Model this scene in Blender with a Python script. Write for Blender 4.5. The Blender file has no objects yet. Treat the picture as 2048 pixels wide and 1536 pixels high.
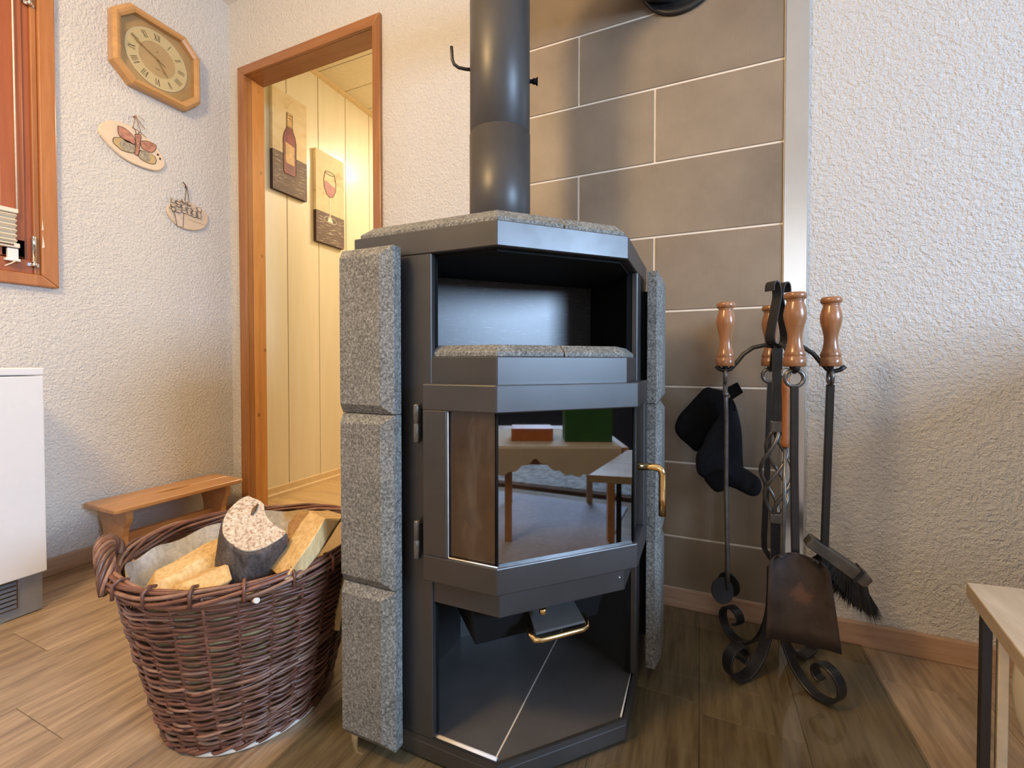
import bpy, bmesh, math, random
from mathutils import Matrix, Vector
random.seed(7)
C = bpy.context.scene.collection
sc = bpy.context.scene
PI = math.pi
S2 = math.sqrt(.5)

# ------------------------------------------------------------------ camera, world, lights, exposure
cam = bpy.data.objects.new('camera', bpy.data.cameras.new('camera')); C.objects.link(cam)
cam.location = (0, 0, .70)
cam.rotation_euler = (math.radians(89), 0, math.radians(23.2))
cam.data.sensor_width = 36; cam.data.lens = 875/2048*36
cam.data.shift_y = -(768-742.3)/2048
cam.data.clip_start = .01
sc.camera = cam
sc.cycles.use_denoising = True
sc.cycles.max_bounces = 8; sc.cycles.diffuse_bounces = 5; sc.cycles.glossy_bounces = 4
sc.cycles.transparent_max_bounces = 12
sc.cycles.caustics_reflective = False; sc.cycles.caustics_refractive = False
sc.cycles.sample_clamp_indirect = 6
sc.view_settings.view_transform = 'Standard'; sc.view_settings.look = 'None'
sc.view_settings.gamma = 1; sc.view_settings.use_curve_mapping = False
sc.view_settings.exposure = 0.12

w = bpy.data.worlds.new('world'); sc.world = w; w.use_nodes = True
wb = w.node_tree.nodes['Background']; wb.inputs[0].default_value = (.74, .84, 1, 1); wb.inputs[1].default_value = 1.3

def area(name, loc, target, sx, sy, power, col, spread=180):
    l = bpy.data.lights.new(name, 'AREA'); l.shape = 'RECTANGLE'; l.size = sx; l.size_y = sy
    l.energy = power; l.color = col; l.spread = math.radians(spread)
    o = bpy.data.objects.new(name, l); C.objects.link(o); o.location = loc
    o.rotation_euler = (Vector(target)-Vector(loc)).to_track_quat('-Z', 'Y').to_euler()
    return o
COOL = (.48, .69, 1.0); WARM = (1.0, .66, .31)
area('window_daylight', (2.72, -.22, 1.42), (0, .2, .70), .95, .80, 62, COOL, 130)
area('rear_window_daylight', (.9, -2.55, 1.5), (.3, 0, 1.1), 1.6, 1.1, 5, (1.0, .93, .84))
pl_ = bpy.data.lights.new('room_pendant_lamp', 'POINT'); pl_.energy = 66; pl_.color = WARM; pl_.shadow_soft_size = .14
po_ = bpy.data.objects.new('room_pendant_lamp', pl_); C.objects.link(po_); po_.location = (-.95, -.35, 1.98)
area('hall_ceiling_lamp', (-1.25, 2.75, 2.30), (-1.35, 2.4, 0), .35, .35, 23, (1.0, .84, .60))

# ------------------------------------------------------------------ geometry helpers
class MB:
    def __init__(s): s.v = []; s.f = []; s.sm = []
    def add(s, vs, fs, smooth=False):
        b = len(s.v); s.v += [tuple(p) for p in vs]
        for f in fs: s.f.append([b+i for i in f]); s.sm.append(smooth)
        return s
    def box(s, x0, x1, y0, y1, z0, z1):
        v = [(x, y, z) for z in (z0, z1) for (x, y) in ((x0, y0), (x1, y0), (x1, y1), (x0, y1))]
        return s.add(v, [(0, 3, 2, 1), (4, 5, 6, 7), (0, 1, 5, 4), (1, 2, 6, 5), (2, 3, 7, 6), (3, 0, 4, 7)])
    def prism(s, pts, vec, smooth=False):
        n = len(pts); v = [Vector(p) for p in pts]; vec = Vector(vec); v2 = [p+vec for p in v]
        fs = [list(range(n))[::-1], list(range(n, 2*n))] + [(i, (i+1) % n, n+(i+1) % n, n+i) for i in range(n)]
        b = len(s.v); s.v += [tuple(p) for p in v+v2]
        for k, f in enumerate(fs): s.f.append([b+i for i in f]); s.sm.append(smooth and k > 1)
        return s
    def zprism(s, poly, z0, z1): return s.prism([(x, y, z0) for x, y in poly], (0, 0, z1-z0))
    def loft(s, rings, caps=True, smooth=True, closed=False):
        n = len(rings[0]); b = len(s.v)
        for r in rings: s.v += [tuple(p) for p in r]
        m = len(rings)
        for i in range(m if closed else m-1):
            j = (i+1) % m
            for k in range(n):
                s.f.append([b+i*n+k, b+i*n+(k+1) % n, b+j*n+(k+1) % n, b+j*n+k]); s.sm.append(smooth)
        if caps and not closed:
            s.f.append([b+k for k in range(n)][::-1]); s.sm.append(False)
            s.f.append([b+(m-1)*n+k for k in range(n)]); s.sm.append(False)
        return s
    def tube(s, path, r, n=8, closed=False, flat=None, up=None, smooth=True, rot=0):
        P = [Vector(p) for p in path]; m = len(P); rings = []; prev = None
        for i in range(m):
            if closed: t = P[(i+1) % m]-P[i-1]
            else: t = P[min(i+1, m-1)]-P[max(i-1, 0)]
            t.normalize()
            if up is not None: a = Vector(up); a = (a-t*a.dot(t))
            elif prev is None:
                a = Vector((0, 0, 1)) if abs(t.z) < .9 else Vector((1, 0, 0)); a = a-t*a.dot(t)
            else: a = prev-t*prev.dot(t)
            a.normalize(); prev = a; b = t.cross(a)
            rr = r[i] if isinstance(r, (list, tuple)) else r
            ra, rb = (rr, rr) if flat is None else flat
            rings.append([P[i]+a*ra*math.cos(2*PI*k/n+rot)+b*rb*math.sin(2*PI*k/n+rot) for k in range(n)])
        return s.loft(rings, closed=closed, smooth=smooth)
    def strap(s, path, wvec, w, t):            # flat bar of width w (along wvec) and thickness t following path
        P = [Vector(p) for p in path]; m = len(P); W = Vector(wvec).normalized()*w/2; rings = []
        for i in range(m):
            T = (P[min(i+1, m-1)]-P[max(i-1, 0)]).normalized(); N = T.cross(W).normalized()*t/2
            rings.append([P[i]-W-N, P[i]+W-N, P[i]+W+N, P[i]-W+N])
        return s.loft(rings, smooth=False)
    def lathe(s, prof, c=(0, 0, 0), n=20, axis='z', smooth=True):
        rings = []
        for r, z in prof:
            r = max(r, 1e-5); ring = []
            for k in range(n):
                a = 2*PI*k/n; p = (r*math.cos(a), r*math.sin(a), z)
                if axis == 'x': p = (z, p[0], p[1])
                if axis == 'y': p = (p[1], z, p[0])
                ring.append((c[0]+p[0], c[1]+p[1], c[2]+p[2]))
            rings.append(ring)
        return s.loft(rings, smooth=smooth)
    def xf(s, M): s.v = [tuple(M @ Vector(p)) for p in s.v]; return s

MESHES = {}
def wloc(p):
    l = Vector((0, 0, 0))
    while p is not None: l += p.location; p = p.parent
    return l
def obj(name, mb, m, parent=None, bevel=0, seg=2, origin=None, sub=0):
    me = bpy.data.meshes.new(name)
    if parent is not None: o0 = wloc(parent)
    elif origin is not None: o0 = Vector(origin)
    else:
        xs, ys, zs = zip(*mb.v); o0 = Vector(((min(xs)+max(xs))/2, (min(ys)+max(ys))/2, min(zs)))
    me.from_pydata([tuple(Vector(p)-o0) for p in mb.v], [], mb.f)
    for p, sm in zip(me.polygons, mb.sm): p.use_smooth = sm
    bm = bmesh.new(); bm.from_mesh(me); bmesh.ops.recalc_face_normals(bm, faces=bm.faces)
    if bevel:
        es = [e for e in bm.edges if len(e.link_faces) == 2 and e.calc_face_angle(0) > .5]
        bmesh.ops.bevel(bm, geom=es, offset=bevel, segments=seg, affect='EDGES', profile=.5, clamp_overlap=True)
    if sub:
        bmesh.ops.subdivide_edges(bm, edges=bm.edges, cuts=sub, use_grid_fill=True)
    bm.to_mesh(me); bm.free()
    me.materials.append(m)
    o = bpy.data.objects.new(name, me); C.objects.link(o)
    if parent is not None: o.parent = parent
    else: o.location = o0
    return o
def tag(o, label, cat, group=None):
    o['label'] = label; o['category'] = cat
    if group: o['group'] = group
    return o
def thing(name, label, cat, loc, group=None):
    o = bpy.data.objects.new(name, None); C.objects.link(o); o.location = loc; o.empty_display_size = .05
    return tag(o, label, cat, group)
def struct(name, mb, m, **k):
    o = obj(name, mb, m, origin=(0, 0, 0), **k); o['kind'] = 'structure'; return o
def copyat(o, parent, loc):
    c = o.copy(); C.objects.link(c); c.parent = parent; c.location = loc; return c
def lab(o, t): o['label'] = t; return o

# ------------------------------------------------------------------ materials
class N:
    def __init__(s, name):
        s.m = bpy.data.materials.new(name); s.m.use_nodes = True; s.t = s.m.node_tree; s.b = s.t.nodes['Principled BSDF']
        s.out = s.t.nodes['Material Output']; s.tc = s.n('ShaderNodeTexCoord')
    def n(s, k, **p):
        x = s.t.nodes.new(k)
        for a, v in p.items(): setattr(x, a, v)
        return x
    def l(s, a, b): s.t.links.new(a, b)
    def map(s, scale=(1, 1, 1), rand=False, rot=(0, 0, 0)):
        mp = s.n('ShaderNodeMapping'); mp.inputs['Scale'].default_value = scale; mp.inputs['Rotation'].default_value = rot
        s.l(s.tc.outputs['Object'], mp.inputs['Vector'])
        if rand:
            oi = s.n('ShaderNodeObjectInfo'); mu = s.n('ShaderNodeVectorMath', operation='SCALE')
            cb = s.n('ShaderNodeCombineXYZ'); 
            for i, f in enumerate((37.1, 21.7, 53.3)):
                q = s.n('ShaderNodeMath', operation='MULTIPLY'); q.inputs[1].default_value = f
                s.l(oi.outputs['Random'], q.inputs[0]); s.l(q.outputs[0], cb.inputs[i])
            s.l(cb.outputs[0], mp.inputs['Location'])
        return mp.outputs[0]
    def noise(s, vec, scale, detail=4, rough=.55, dist=0):
        x = s.n('ShaderNodeTexNoise'); x.inputs['Scale'].default_value = scale; x.inputs['Detail'].default_value = detail
        x.inputs['Roughness'].default_value = rough; x.inputs['Distortion'].default_value = dist
        s.l(vec, x.inputs['Vector']); return x.outputs['Fac']
    def voro(s, vec, scale, feat='F1'):
        x = s.n('ShaderNodeTexVoronoi'); x.feature = feat; x.inputs['Scale'].default_value = scale; s.l(vec, x.inputs['Vector']); return x.outputs['Distance']
    def ramp(s, fac, stops):
        x = s.n('ShaderNodeValToRGB'); e = x.color_ramp.elements
        while len(e) < len(stops): e.new(.5)
        for i, (p, c) in enumerate(stops): e[i].position = p; e[i].color = (*c, 1) if len(c) == 3 else c
        s.l(fac, x.inputs[0]); return x.outputs[0]
    def mix(s, fac, a, b, mode='MIX'):
        x = s.n('ShaderNodeMix', data_type='RGBA', blend_type=mode)
        if isinstance(fac, float): x.inputs[0].default_value = fac
        else: s.l(fac, x.inputs[0])
        for i, q in ((6, a), (7, b)):
            if isinstance(q, tuple): x.inputs[i].default_value = (*q, 1)
            else: s.l(q, x.inputs[i])
        return x.outputs[2]
    def bump(s, h, st=.3, d=.002):
        x = s.n('ShaderNodeBump'); x.inputs['Strength'].default_value = st; x.inputs['Distance'].default_value = d
        s.l(h, x.inputs['Height']); s.l(x.outputs[0], s.b.inputs['Normal'])
    def set(s, col=None, rough=.5, metal=0, spec=None, coat=None):
        if col is not None:
            if isinstance(col, tuple): s.b.inputs['Base Color'].default_value = (*col, 1)
            else: s.l(col, s.b.inputs['Base Color'])
        if isinstance(rough, float) or isinstance(rough, int): s.b.inputs['Roughness'].default_value = rough
        else: s.l(rough, s.b.inputs['Roughness'])
        s.b.inputs['Metallic'].default_value = metal
        if spec is not None: s.b.inputs['Specular IOR Level'].default_value = spec
        if coat: s.b.inputs['Coat Weight'].default_value = coat; s.b.inputs['Coat Roughness'].default_value = .15
        return s.m
def plain(name, col, rough=.5, metal=0, var=.12, scale=40, bump=0, spec=None, coat=None):
    k = N(name); f = k.noise(k.map(), scale, 4)
    a = tuple(c*(1-var) for c in col); b = tuple(min(1, c*(1+var)) for c in col)
    if bump: k.bump(f, bump, .001)
    return k.set(k.ramp(f, [(.3, a), (.7, b)]), rough, metal, spec, coat)
def wood(name, dark, light, axis='y', rough=.45, scale=14, stretch=14, rand=False, tint=.12, fine=.35, knots=None, bump=.15, coat=None):
    k = N(name); sv = [stretch, stretch, stretch]; sv['xyz'.index(axis)] = 1.0
    v = k.map(tuple(q*scale/14 for q in sv), rand)
    f1 = k.noise(v, 1.6, 6, .62, .8); f2 = k.noise(v, 9, 3, .6)
    mid = tuple((a+b)/2 for a, b in zip(dark, light))
    col = k.ramp(f1, [(.32, dark), (.5, mid), (.66, light)])
    col = k.mix(fine, col, k.ramp(f2, [(.35, dark), (.6, light)]))
    if knots:
        vk = k.map(knots, rand); d = k.voro(vk, 1.0)
        col = k.mix(k.ramp(d, [(.0, (1, 1, 1)), (.06, (.7, .7, .7)), (.13, (0, 0, 0))]), col, tuple(c*.28 for c in dark))
    if rand and tint:
        oi = k.n('ShaderNodeObjectInfo'); t = k.ramp(oi.outputs['Random'], [(0, (1-tint,)*3), (1, (1, 1, 1))])
        col = k.mix(1.0, col, t, 'MULTIPLY')
    if bump: k.bump(f1, bump, .0006)
    return k.set(col, rough, coat=coat)

def plaster():
    k = N('rough plaster'); v = k.map((1, 1, 1))
    f = k.noise(v, 122, 4, .6, .1); g = k.noise(v, 330, 2, .5)
    h = k.ramp(f, [(.34, (0, 0, 0)), (.72, (1, 1, 1))])
    h = k.mix(.25, h, g); k.bump(h, 1.0, .0055)
    return k.set((.74, .725, .695), .85, spec=.2)
M_PLASTER = plaster()
M_CEIL = plain('ceiling paint', (.80, .77, .70), .8, var=.02)
M_TILE = None
def tilemat():
    k = N('taupe wall tile'); v = k.map((1, 1, 1), True)
    c = k.ramp(k.noise(v, 4.5, 5, .6), [(.3, (.21, .165, .120)), (.7, (.30, .24, .175))])
    oi = k.n('ShaderNodeObjectInfo'); c = k.mix(1.0, c, k.ramp(oi.outputs['Random'], [(0, (.88, .88, .88)), (1, (1.06, 1.04, 1.0))]), 'MULTIPLY')
    wv = k.n('ShaderNodeTexWave'); wv.bands_direction = 'X'; wv.inputs['Scale'].default_value = 95; k.l(k.map(), wv.inputs['Vector'])
    k.bump(wv.outputs['Fac'], .12, .0008)
    return k.set(c, .42)
M_TILE = tilemat()
M_GROUT = plain('cream grout', (.80, .72, .60), .85, var=.05)
M_STEELTRIM = plain('brushed steel trim', (.72, .71, .69), .28, 1, var=.04, scale=8)
M_PLANK = wood('oak floor plank', (.19, .125, .074), (.50, .365, .235), 'y', .36, 13, 11, True, .14, .45, (9, 2.2, 1), .12)
M_SUB = plain('floor underlay', (.10, .07, .045), .9)
M_HPLANK = wood('hall floor plank', (.52, .34, .16), (.74, .54, .29), 'x', .3, 15, 13, True, .1)
M_BASEB = wood('skirting wood y', (.34, .22, .14), (.53, .37, .25), 'y', .45, 15, 12)
M_BASEX = wood('skirting wood x', (.36, .22, .145), (.54, .37, .255), 'x', .45, 15, 12)
M_PINE = wood('orange pine door frame', (.46, .185, .045), (.66, .31, .09), 'z', .33, 12, 14, True, .1, .3, (13, 13, 10), .1, coat=.3)
M_CASE = wood('brown pine casing', (.27, .105, .032), (.42, .185, .062), 'z', .36, 12, 14, True, .1, .3, None, .1, coat=.2)
M_CASEX = wood('brown pine casing top', (.27, .105, .032), (.42, .185, .062), 'x', .36, 12, 14, True, .1, .3, coat=.2)
M_PINEX = wood('orange pine lintel', (.40, .15, .035), (.58, .24, .06), 'x', .33, 12, 14, True, .1, .3, coat=.3)
M_WIN = wood('red brown window wood', (.31, .085, .032), (.41, .125, .048), 'z', .38, 12, 14, True, .1, .25, coat=.2)
M_WINC = wood('brown window casing', (.35, .13, .04), (.50, .21, .075), 'z', .36, 12, 14, True, .1, .3, coat=.2)
M_BENCH = wood('honey bench wood', (.46, .225, .085), (.62, .34, .145), 'y', .38, 12, 12, True, .08, .3, coat=.2)
M_OAK = wood('clock oak', (.45, .24, .085), (.60, .34, .13), 'y', .32, 12, 12, True, .1, .35, coat=.4)
M_PANEL = wood('cream ash hall panelling', (.76, .68, .50), (.82, .75, .58), 'z', .36, 9, 9, True, .03, .15, coat=.2)
M_CREAMT = plain('cream hall trim', (.72, .55, .32), .4, var=.05)
M_HCEIL = plain('cream hall ceiling board', (.78, .70, .52), .5, var=.04)
M_HANDLE = wood('turned handle wood', (.25, .105, .042), (.44, .21, .095), 'z', .3, 22, 10, True, .22, .4, coat=.4)
M_TABLE = wood('pale oak table top', (.38, .29, .19), (.58, .46, .32), 'y', .5, 15, 12)
def steel():
    k = N('black stove steel'); v = k.map((1, 1, 1))
    f = k.noise(v, 6, 5, .6); g = k.noise(k.map((1, 1, 22)), 30, 3, .7)
    c = k.ramp(f, [(.3, (.019, .018, .018)), (.7, (.030, .029, .030))])
    c = k.mix(k.ramp(g, [(.70, (0, 0, 0)), (.78, (.35, .35, .35))]), c, (.12, .12, .13))
    return k.set(c, k.ramp(f, [(.3, (.34, .34, .34)), (.7, (.46, .46, .46))]), 0, 1.0)
M_STEEL = steel()
M_DARK = plain('matt black interior steel', (.005, .005, .005), .75, var=.2, spec=.2)
def scuffed():
    k = N('scuffed back plate'); v = k.map((1, 1, 1))
    s1 = k.noise(k.map((3, 3, 60), rot=(.2, .3, .1)), 9, 4, .7); s2 = k.noise(k.map((60, 60, 4), rot=(.5, .2, .4)), 6, 4, .7)
    m1 = k.ramp(s1, [(.60, (0, 0, 0)), (.70, (.7, .7, .7))]); m2 = k.ramp(s2, [(.62, (0, 0, 0)), (.72, (.5, .5, .5))])
    c = k.mix(m1, (.050, .050, .055), (.34, .34, .36)); c = k.mix(m2, c, (.30, .30, .32))
    return k.set(c, .38, 0, 1.0)
M_SCUFF = scuffed()
M_PIPE = plain('grey black flue enamel', (.050, .048, .047), .42, 0, var=.08, scale=10, spec=.6)
def stone():
    k = N('grey soapstone'); v = k.map((1, 1, 1))
    f = k.noise(v, 240, 6, .82, .6); g = k.noise(v, 14, 4, .6); p = k.voro(v, 70)
    c = k.ramp(f, [(.40, (.030, .030, .027)), (.50, (.165, .163, .145)), (.60, (.42, .42, .38))])
    c = k.mix(.28, c, k.ramp(g, [(.35, (.10, .099, .09)), (.65, (.24, .238, .22))]))
    c = k.mix(k.ramp(p, [(.04, (.75, .75, .75)), (.14, (0, 0, 0))]), c, (.07, .07, .065))
    k.bump(f, .55, .0012); return k.set(c, .6)
M_STONE = stone()
def glassy(name, tint, refl_rough=.03, transp=.85, ior=1.5):
    k = N(name); k.t.nodes.remove(k.b)
    tr = k.n('ShaderNodeBsdfTransparent'); tr.inputs[0].default_value = (*tint, 1)
    gl = k.n('ShaderNodeBsdfGlossy'); gl.inputs['Roughness'].default_value = refl_rough; gl.inputs[0].default_value = (1, 1, 1, 1)
    fr = k.n('ShaderNodeFresnel'); fr.inputs[0].default_value = ior
    ge = k.n('ShaderNodeNewGeometry'); iv = k.n('ShaderNodeMath', operation='SUBTRACT'); iv.inputs[0].default_value = 1; k.l(ge.outputs['Backfacing'], iv.inputs[1])
    fm = k.n('ShaderNodeMath', operation='MULTIPLY'); k.l(fr.outputs[0], fm.inputs[0]); k.l(iv.outputs[0], fm.inputs[1]); fr = fm
    mx = k.n('ShaderNodeMixShader'); k.l(fr.outputs[0], mx.inputs[0]); k.l(tr.outputs[0], mx.inputs[1]); k.l(gl.outputs[0], mx.inputs[2])
    k.l(mx.outputs[0], k.out.inputs[0]); return k.m
M_GLASS = glassy('stove door glass', (.45, .45, .46), .025, ior=2.8)
M_PLATE = glassy('tinted hearth glass', (.80, .81, .775), .06, ior=1.5)
M_PANE = glassy('window glass', (.95, .97, .97))
def soot():
    k = N('sooty glass'); v = k.map((1, 1, 1)); f = k.noise(v, 9, 4, .6, .6); g = k.noise(k.map((1, 1, .3)), 8, 4, .6, .4)
    c = k.ramp(f, [(.3, (.014, .007, .003)), (.7, (.055, .026, .010))])
    c = k.mix(k.ramp(g, [(.54, (0, 0, 0)), (.72, (.6, .6, .6))]), c, (.12, .105, .085))
    return k.set(c, .22, 0, .8, coat=.6)
M_SOOT = soot()
M_BRICK = plain('sooty firebrick', (.045, .036, .028), .9, var=.4, scale=18)
M_ROPE = plain('pale seal rope', (.80, .76, .70), .5)
M_BRASS = plain('polished brass', (.86, .62, .30), .16, 1, var=.03)
M_CHROME = plain('chrome', (.82, .82, .84), .1, 1, var=.02)
M_STTILE = plain('grey stove tile', (.085, .080, .078), .35, 0, var=.18, scale=9)
M_IRON = plain('black forged iron', (.013, .013, .014), .36, 0, var=.3, scale=60, bump=.3, spec=.55)
M_IRONB = plain('worn iron', (.16, .155, .15), .3, .7, var=.25, scale=50, bump=.2)
def shovelm():
    k = N('rusty shovel iron'); v = k.map((1, 1, 1)); d = k.n('ShaderNodeVectorMath', operation='LENGTH')
    s = k.n('ShaderNodeVectorMath', operation='SUBTRACT'); k.l(k.tc.outputs['Object'], s.inputs[0]); s.inputs[1].default_value = (.015, 0, -.425)
    k.l(s.outputs[0], d.inputs[0]); nz = k.noise(v, 60, 4, .7)
    a = k.n('ShaderNodeMath', operation='MULTIPLY_ADD'); k.l(nz, a.inputs[0]); a.inputs[1].default_value = .05; k.l(d.outputs['Value'], a.inputs[2])
    c = k.ramp(k.noise(v, 30, 4), [(.3, (.026, .018, .015)), (.7, (.055, .038, .032))])
    c = k.mix(k.ramp(a.outputs[0], [(.046, (1, 1, 1)), (.053, (0, 0, 0))]), c, (.105, .052, .032))
    return k.set(c, .6, .1)
M_SHOVEL = shovelm()
M_RUSTW = wood('rusty worn handle', (.24, .075, .02), (.45, .17, .05), 'z', .5, 30, 5)
M_BRISTLE = plain('black bristles', (.010, .009, .009), .8)
M_CLOTH = plain('charcoal mitt fabric', (.007, .007, .008), .9, var=.3, scale=200, bump=.3, spec=.15)
M_CLOTHN = plain('dark navy mitt fabric', (.011, .013, .019), .8, var=.25, scale=200, bump=.3, spec=.2)
def wick(name, a, b):
    k = N(name); v = k.map((1, 1, 1), True); f = k.noise(v, 34, 4, .6); g = k.noise(v, 150, 3, .6)
    c = k.ramp(f, [(.3, a), (.7, b)]); c = k.mix(k.ramp(g, [(.66, (0, 0, 0)), (.72, (.4, .4, .4))]), c, (.36, .25, .18))
    oi = k.n('ShaderNodeObjectInfo'); c = k.mix(1.0, c, k.ramp(oi.outputs['Random'], [(0, (.65, .62, .6)), (1, (1.25, 1.2, 1.2))]), 'MULTIPLY')
    k.bump(g, .3, .0006); return k.set(c, .42, spec=.6)
M_WICK = wick('dark willow', (.10, .040, .024), (.21, .088, .055))
M_WICKL = wick('lighter willow', (.17, .085, .050), (.32, .185, .125))
M_CANE = plain('pale cane', (.72, .66, .56), .5)
def linerm():
    k = N('paper and plastic liner'); v = k.map((1, 1, 1)); f = k.noise(v, 9, 3, .5); g = k.noise(v, 40, 4, .7, 1.5)
    sx = k.n('ShaderNodeSeparateXYZ'); k.l(k.tc.outputs['Object'], sx.inputs[0])
    a = k.n('ShaderNodeMath', operation='MULTIPLY_ADD'); k.l(sx.outputs[0], a.inputs[0]); a.inputs[1].default_value = 3.2; k.l(f, a.inputs[2])
    c = k.mix(k.ramp(a.outputs[0], [(.10, (0, 0, 0)), (.20, (1, 1, 1))]), k.ramp(g, [(.3, (.36, .38, .42)), (.7, (.66, .67, .69))]), (.46, .34, .17))
    k.bump(g, .6, .004); return k.set(c, .4)
M_LINER = linerm()
def barkm():
    k = N('grey brown bark'); v = k.map((1, 1, .5)); f = k.noise(v, 30, 6, .75, .6); g = k.noise(v, 160, 4, .7)
    c = k.ramp(f, [(.35, (.028, .020, .017)), (.5, (.085, .066, .058)), (.66, (.17, .145, .13))])
    c = k.mix(.35, c, k.ramp(g, [(.35, (.03, .022, .018)), (.65, (.20, .16, .135))])); k.bump(k.mix(.4, f, g), 1.0, .008); return k.set(c, .9)
M_BARK = barkm()
def cutw():
    k = N('saw cut wood'); v = k.map((1, 1, 1)); f = k.noise(v, 180, 4, .7, .5); g = k.noise(v, 14, 3)
    c = k.ramp(f, [(.40, (.26, .15, .08)), (.48, (.56, .43, .30)), (.62, (.76, .66, .52))])
    c = k.mix(.2, c, k.ramp(g, [(.3, (.6, .40, .25)), (.7, (.86, .76, .6))])); k.bump(f, 1.0, .002); return k.set(c, .85)
M_CUT = cutw()
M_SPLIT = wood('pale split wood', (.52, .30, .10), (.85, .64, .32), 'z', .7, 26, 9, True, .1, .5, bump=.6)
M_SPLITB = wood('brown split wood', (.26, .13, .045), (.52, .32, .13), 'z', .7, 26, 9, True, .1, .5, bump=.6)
M_WHITE = plain('white enamel', (.80, .80, .80), .35, var=.01)
M_GREYP = plain('warm grey base metal', (.23, .225, .22), .5, var=.04)
M_VENT = plain('blue grey vent plastic', (.13, .14, .17), .4, var=.05)
M_DIAL = plain('clock backing', (.46, .28, .115), .45, var=.06)
M_DIALR = plain('champagne chapter ring', (.66, .50, .26), .35, var=.05)
M_DIALC = plain('clock centre disc', (.52, .33, .15), .45, var=.05)
M_INK = plain('dark numeral ink', (.12, .065, .025), .5)
M_GOLD = plain('clock hand brass', (.42, .27, .10), .3, .7)
M_CERAM = plain('cream ceramic', (.70, .57, .42), .4, var=.05, scale=20)
M_CERAM2 = plain('sand ceramic', (.62, .50, .37), .5, var=.06, scale=20)
M_PINK = plain('pink wing glaze', (.42, .20, .14), .4, var=.35, scale=60)
M_GREYW = plain('grey lace wing glaze', (.33, .29, .22), .5, var=.5, scale=180)
M_TANW = plain('tan wing glaze', (.50, .37, .18), .45, var=.1)
M_OUTL = plain('dark brown outline', (.07, .035, .02), .5)
M_TWINE = plain('twine', (.30, .20, .12), .8)
M_SHARD = plain('bark chip', (.56, .47, .38), .6, var=.2)
def canvas():
    k = N('cream painted canvas'); v = k.map((1, 1, 1), True)
    f = k.noise(k.map((1, 1, 1.6), True), 9, 4, .6, .8)
    k.bump(k.noise(v, 300, 2), .3, .0006)
    return k.set(k.ramp(f, [(.26, (.50, .38, .20)), (.42, (.68, .55, .33)), (.7, (.74, .63, .42))]), .6)
M_CANV = canvas()
def canvd():
    k = N('brown painted canvas'); f = k.noise(k.map((1, 1, 7), True, (.35, 0, 0)), 14, 4, .6, 1.0)
    return k.set(k.ramp(f, [(.3, (.11, .075, .06)), (.60, (.19, .13, .11)), (.70, (.50, .42, .36))]), .6)
M_CANVD = canvd()
M_CANVE = plain('dark canvas edge', (.045, .020, .014), .6)
M_WINE = plain('wine red paint', (.23, .045, .045), .5, var=.4, scale=30)
M_WINEL = plain('rose wine paint', (.40, .14, .12), .5, var=.25, scale=40)
M_LABEL = plain('ochre label paint', (.62, .40, .16), .5, var=.25, scale=60)
M_WHITEP = plain('white paint line', (.78, .72, .60), .5)
M_BLIND = plain('cream pleated fabric', (.74, .69, .58), .7, var=.03)
M_NAVYM = plain('near black metal leg', (.022, .018, .016), .4)
M_LEGL = plain('cream table leg', (.62, .55, .42), .45)
def clothm():
    k = N('cream linen'); v = k.map((1, 1, 1)); wv = k.n('ShaderNodeTexWave'); wv.bands_direction = 'Z'; wv.inputs['Scale'].default_value = 300; k.l(v, wv.inputs['Vector'])
    k.bump(wv.outputs['Fac'], .4, .0006); return k.set((.74, .66, .52), .9)
M_LINEN = clothm()
M_GREEN = plain('green card', (.03, .13, .035), .5)
M_ORANGE = plain('orange card', (.50, .16, .05), .5)
M_RUG = plain('grey shaggy rug', (.45, .44, .43), .95, var=.5, scale=30, bump=1.0)
M_FRINGE = plain('brown rug border', (.16, .085, .05), .95, var=.3)
M_SOFA = plain('dark navy upholstery', (.025, .028, .042), .9, var=.2)

# ------------------------------------------------------------------ setting
YW, XL, ZC = 1.34, -1.97, 2.32
XR, YR = 2.8, -2.65
fl = struct('floor', MB().box(-2.05, XR, YR, 1.4275, -.06, -.008), M_SUB)
PW = .182; xs = [-1.452+PW*k for k in range(-3, 24)]
fixed = {-1.634: .523, -1.27: .409}
base_plank = None
random.seed(3)
for x0 in xs:
    a = max(x0, XL-.0); b = min(x0+PW, XR)
    if b-a < .02: continue
    key = [v for q, v in fixed.items() if abs(q-x0) < .01]
    y = key[0] if key else random.uniform(-.6, .5)
    L = 1.285
    ys = [y]
    while ys[-1] < YW: ys.append(ys[-1]+L)
    while ys[0] > YR: ys.insert(0, ys[0]-L)
    for y0, y1 in zip(ys, ys[1:]):
        c0 = max(y0, YR); c1 = min(y1, YW if x0 < -1.95 or x0 > -1.12 else 1.4285)
        if c1-c0 < .02: continue
        w_ = b-a; l_ = c1-c0; g = .0004; e = .0007
        m = MB(); z0, z1 = -.008, 0
        r0 = [(-w_/2+g, -l_/2+g), (w_/2-g, -l_/2+g), (w_/2-g, l_/2-g), (-w_/2+g, l_/2-g)]
        r1 = [(p[0]-math.copysign(e, p[0]), p[1]-math.copysign(e, p[1])) for p in r0]
        m.loft([[(p[0], p[1], z0) for p in r0], [(p[0], p[1], z1-e) for p in r0], [(p[0], p[1], z1) for p in r1]], smooth=False)
        o = obj('floor_plank', m, M_PLANK, origin=(0, 0, 0)); o.parent = fl; o.location = ((a+b)/2, (c0+c1)/2, 0)

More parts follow.
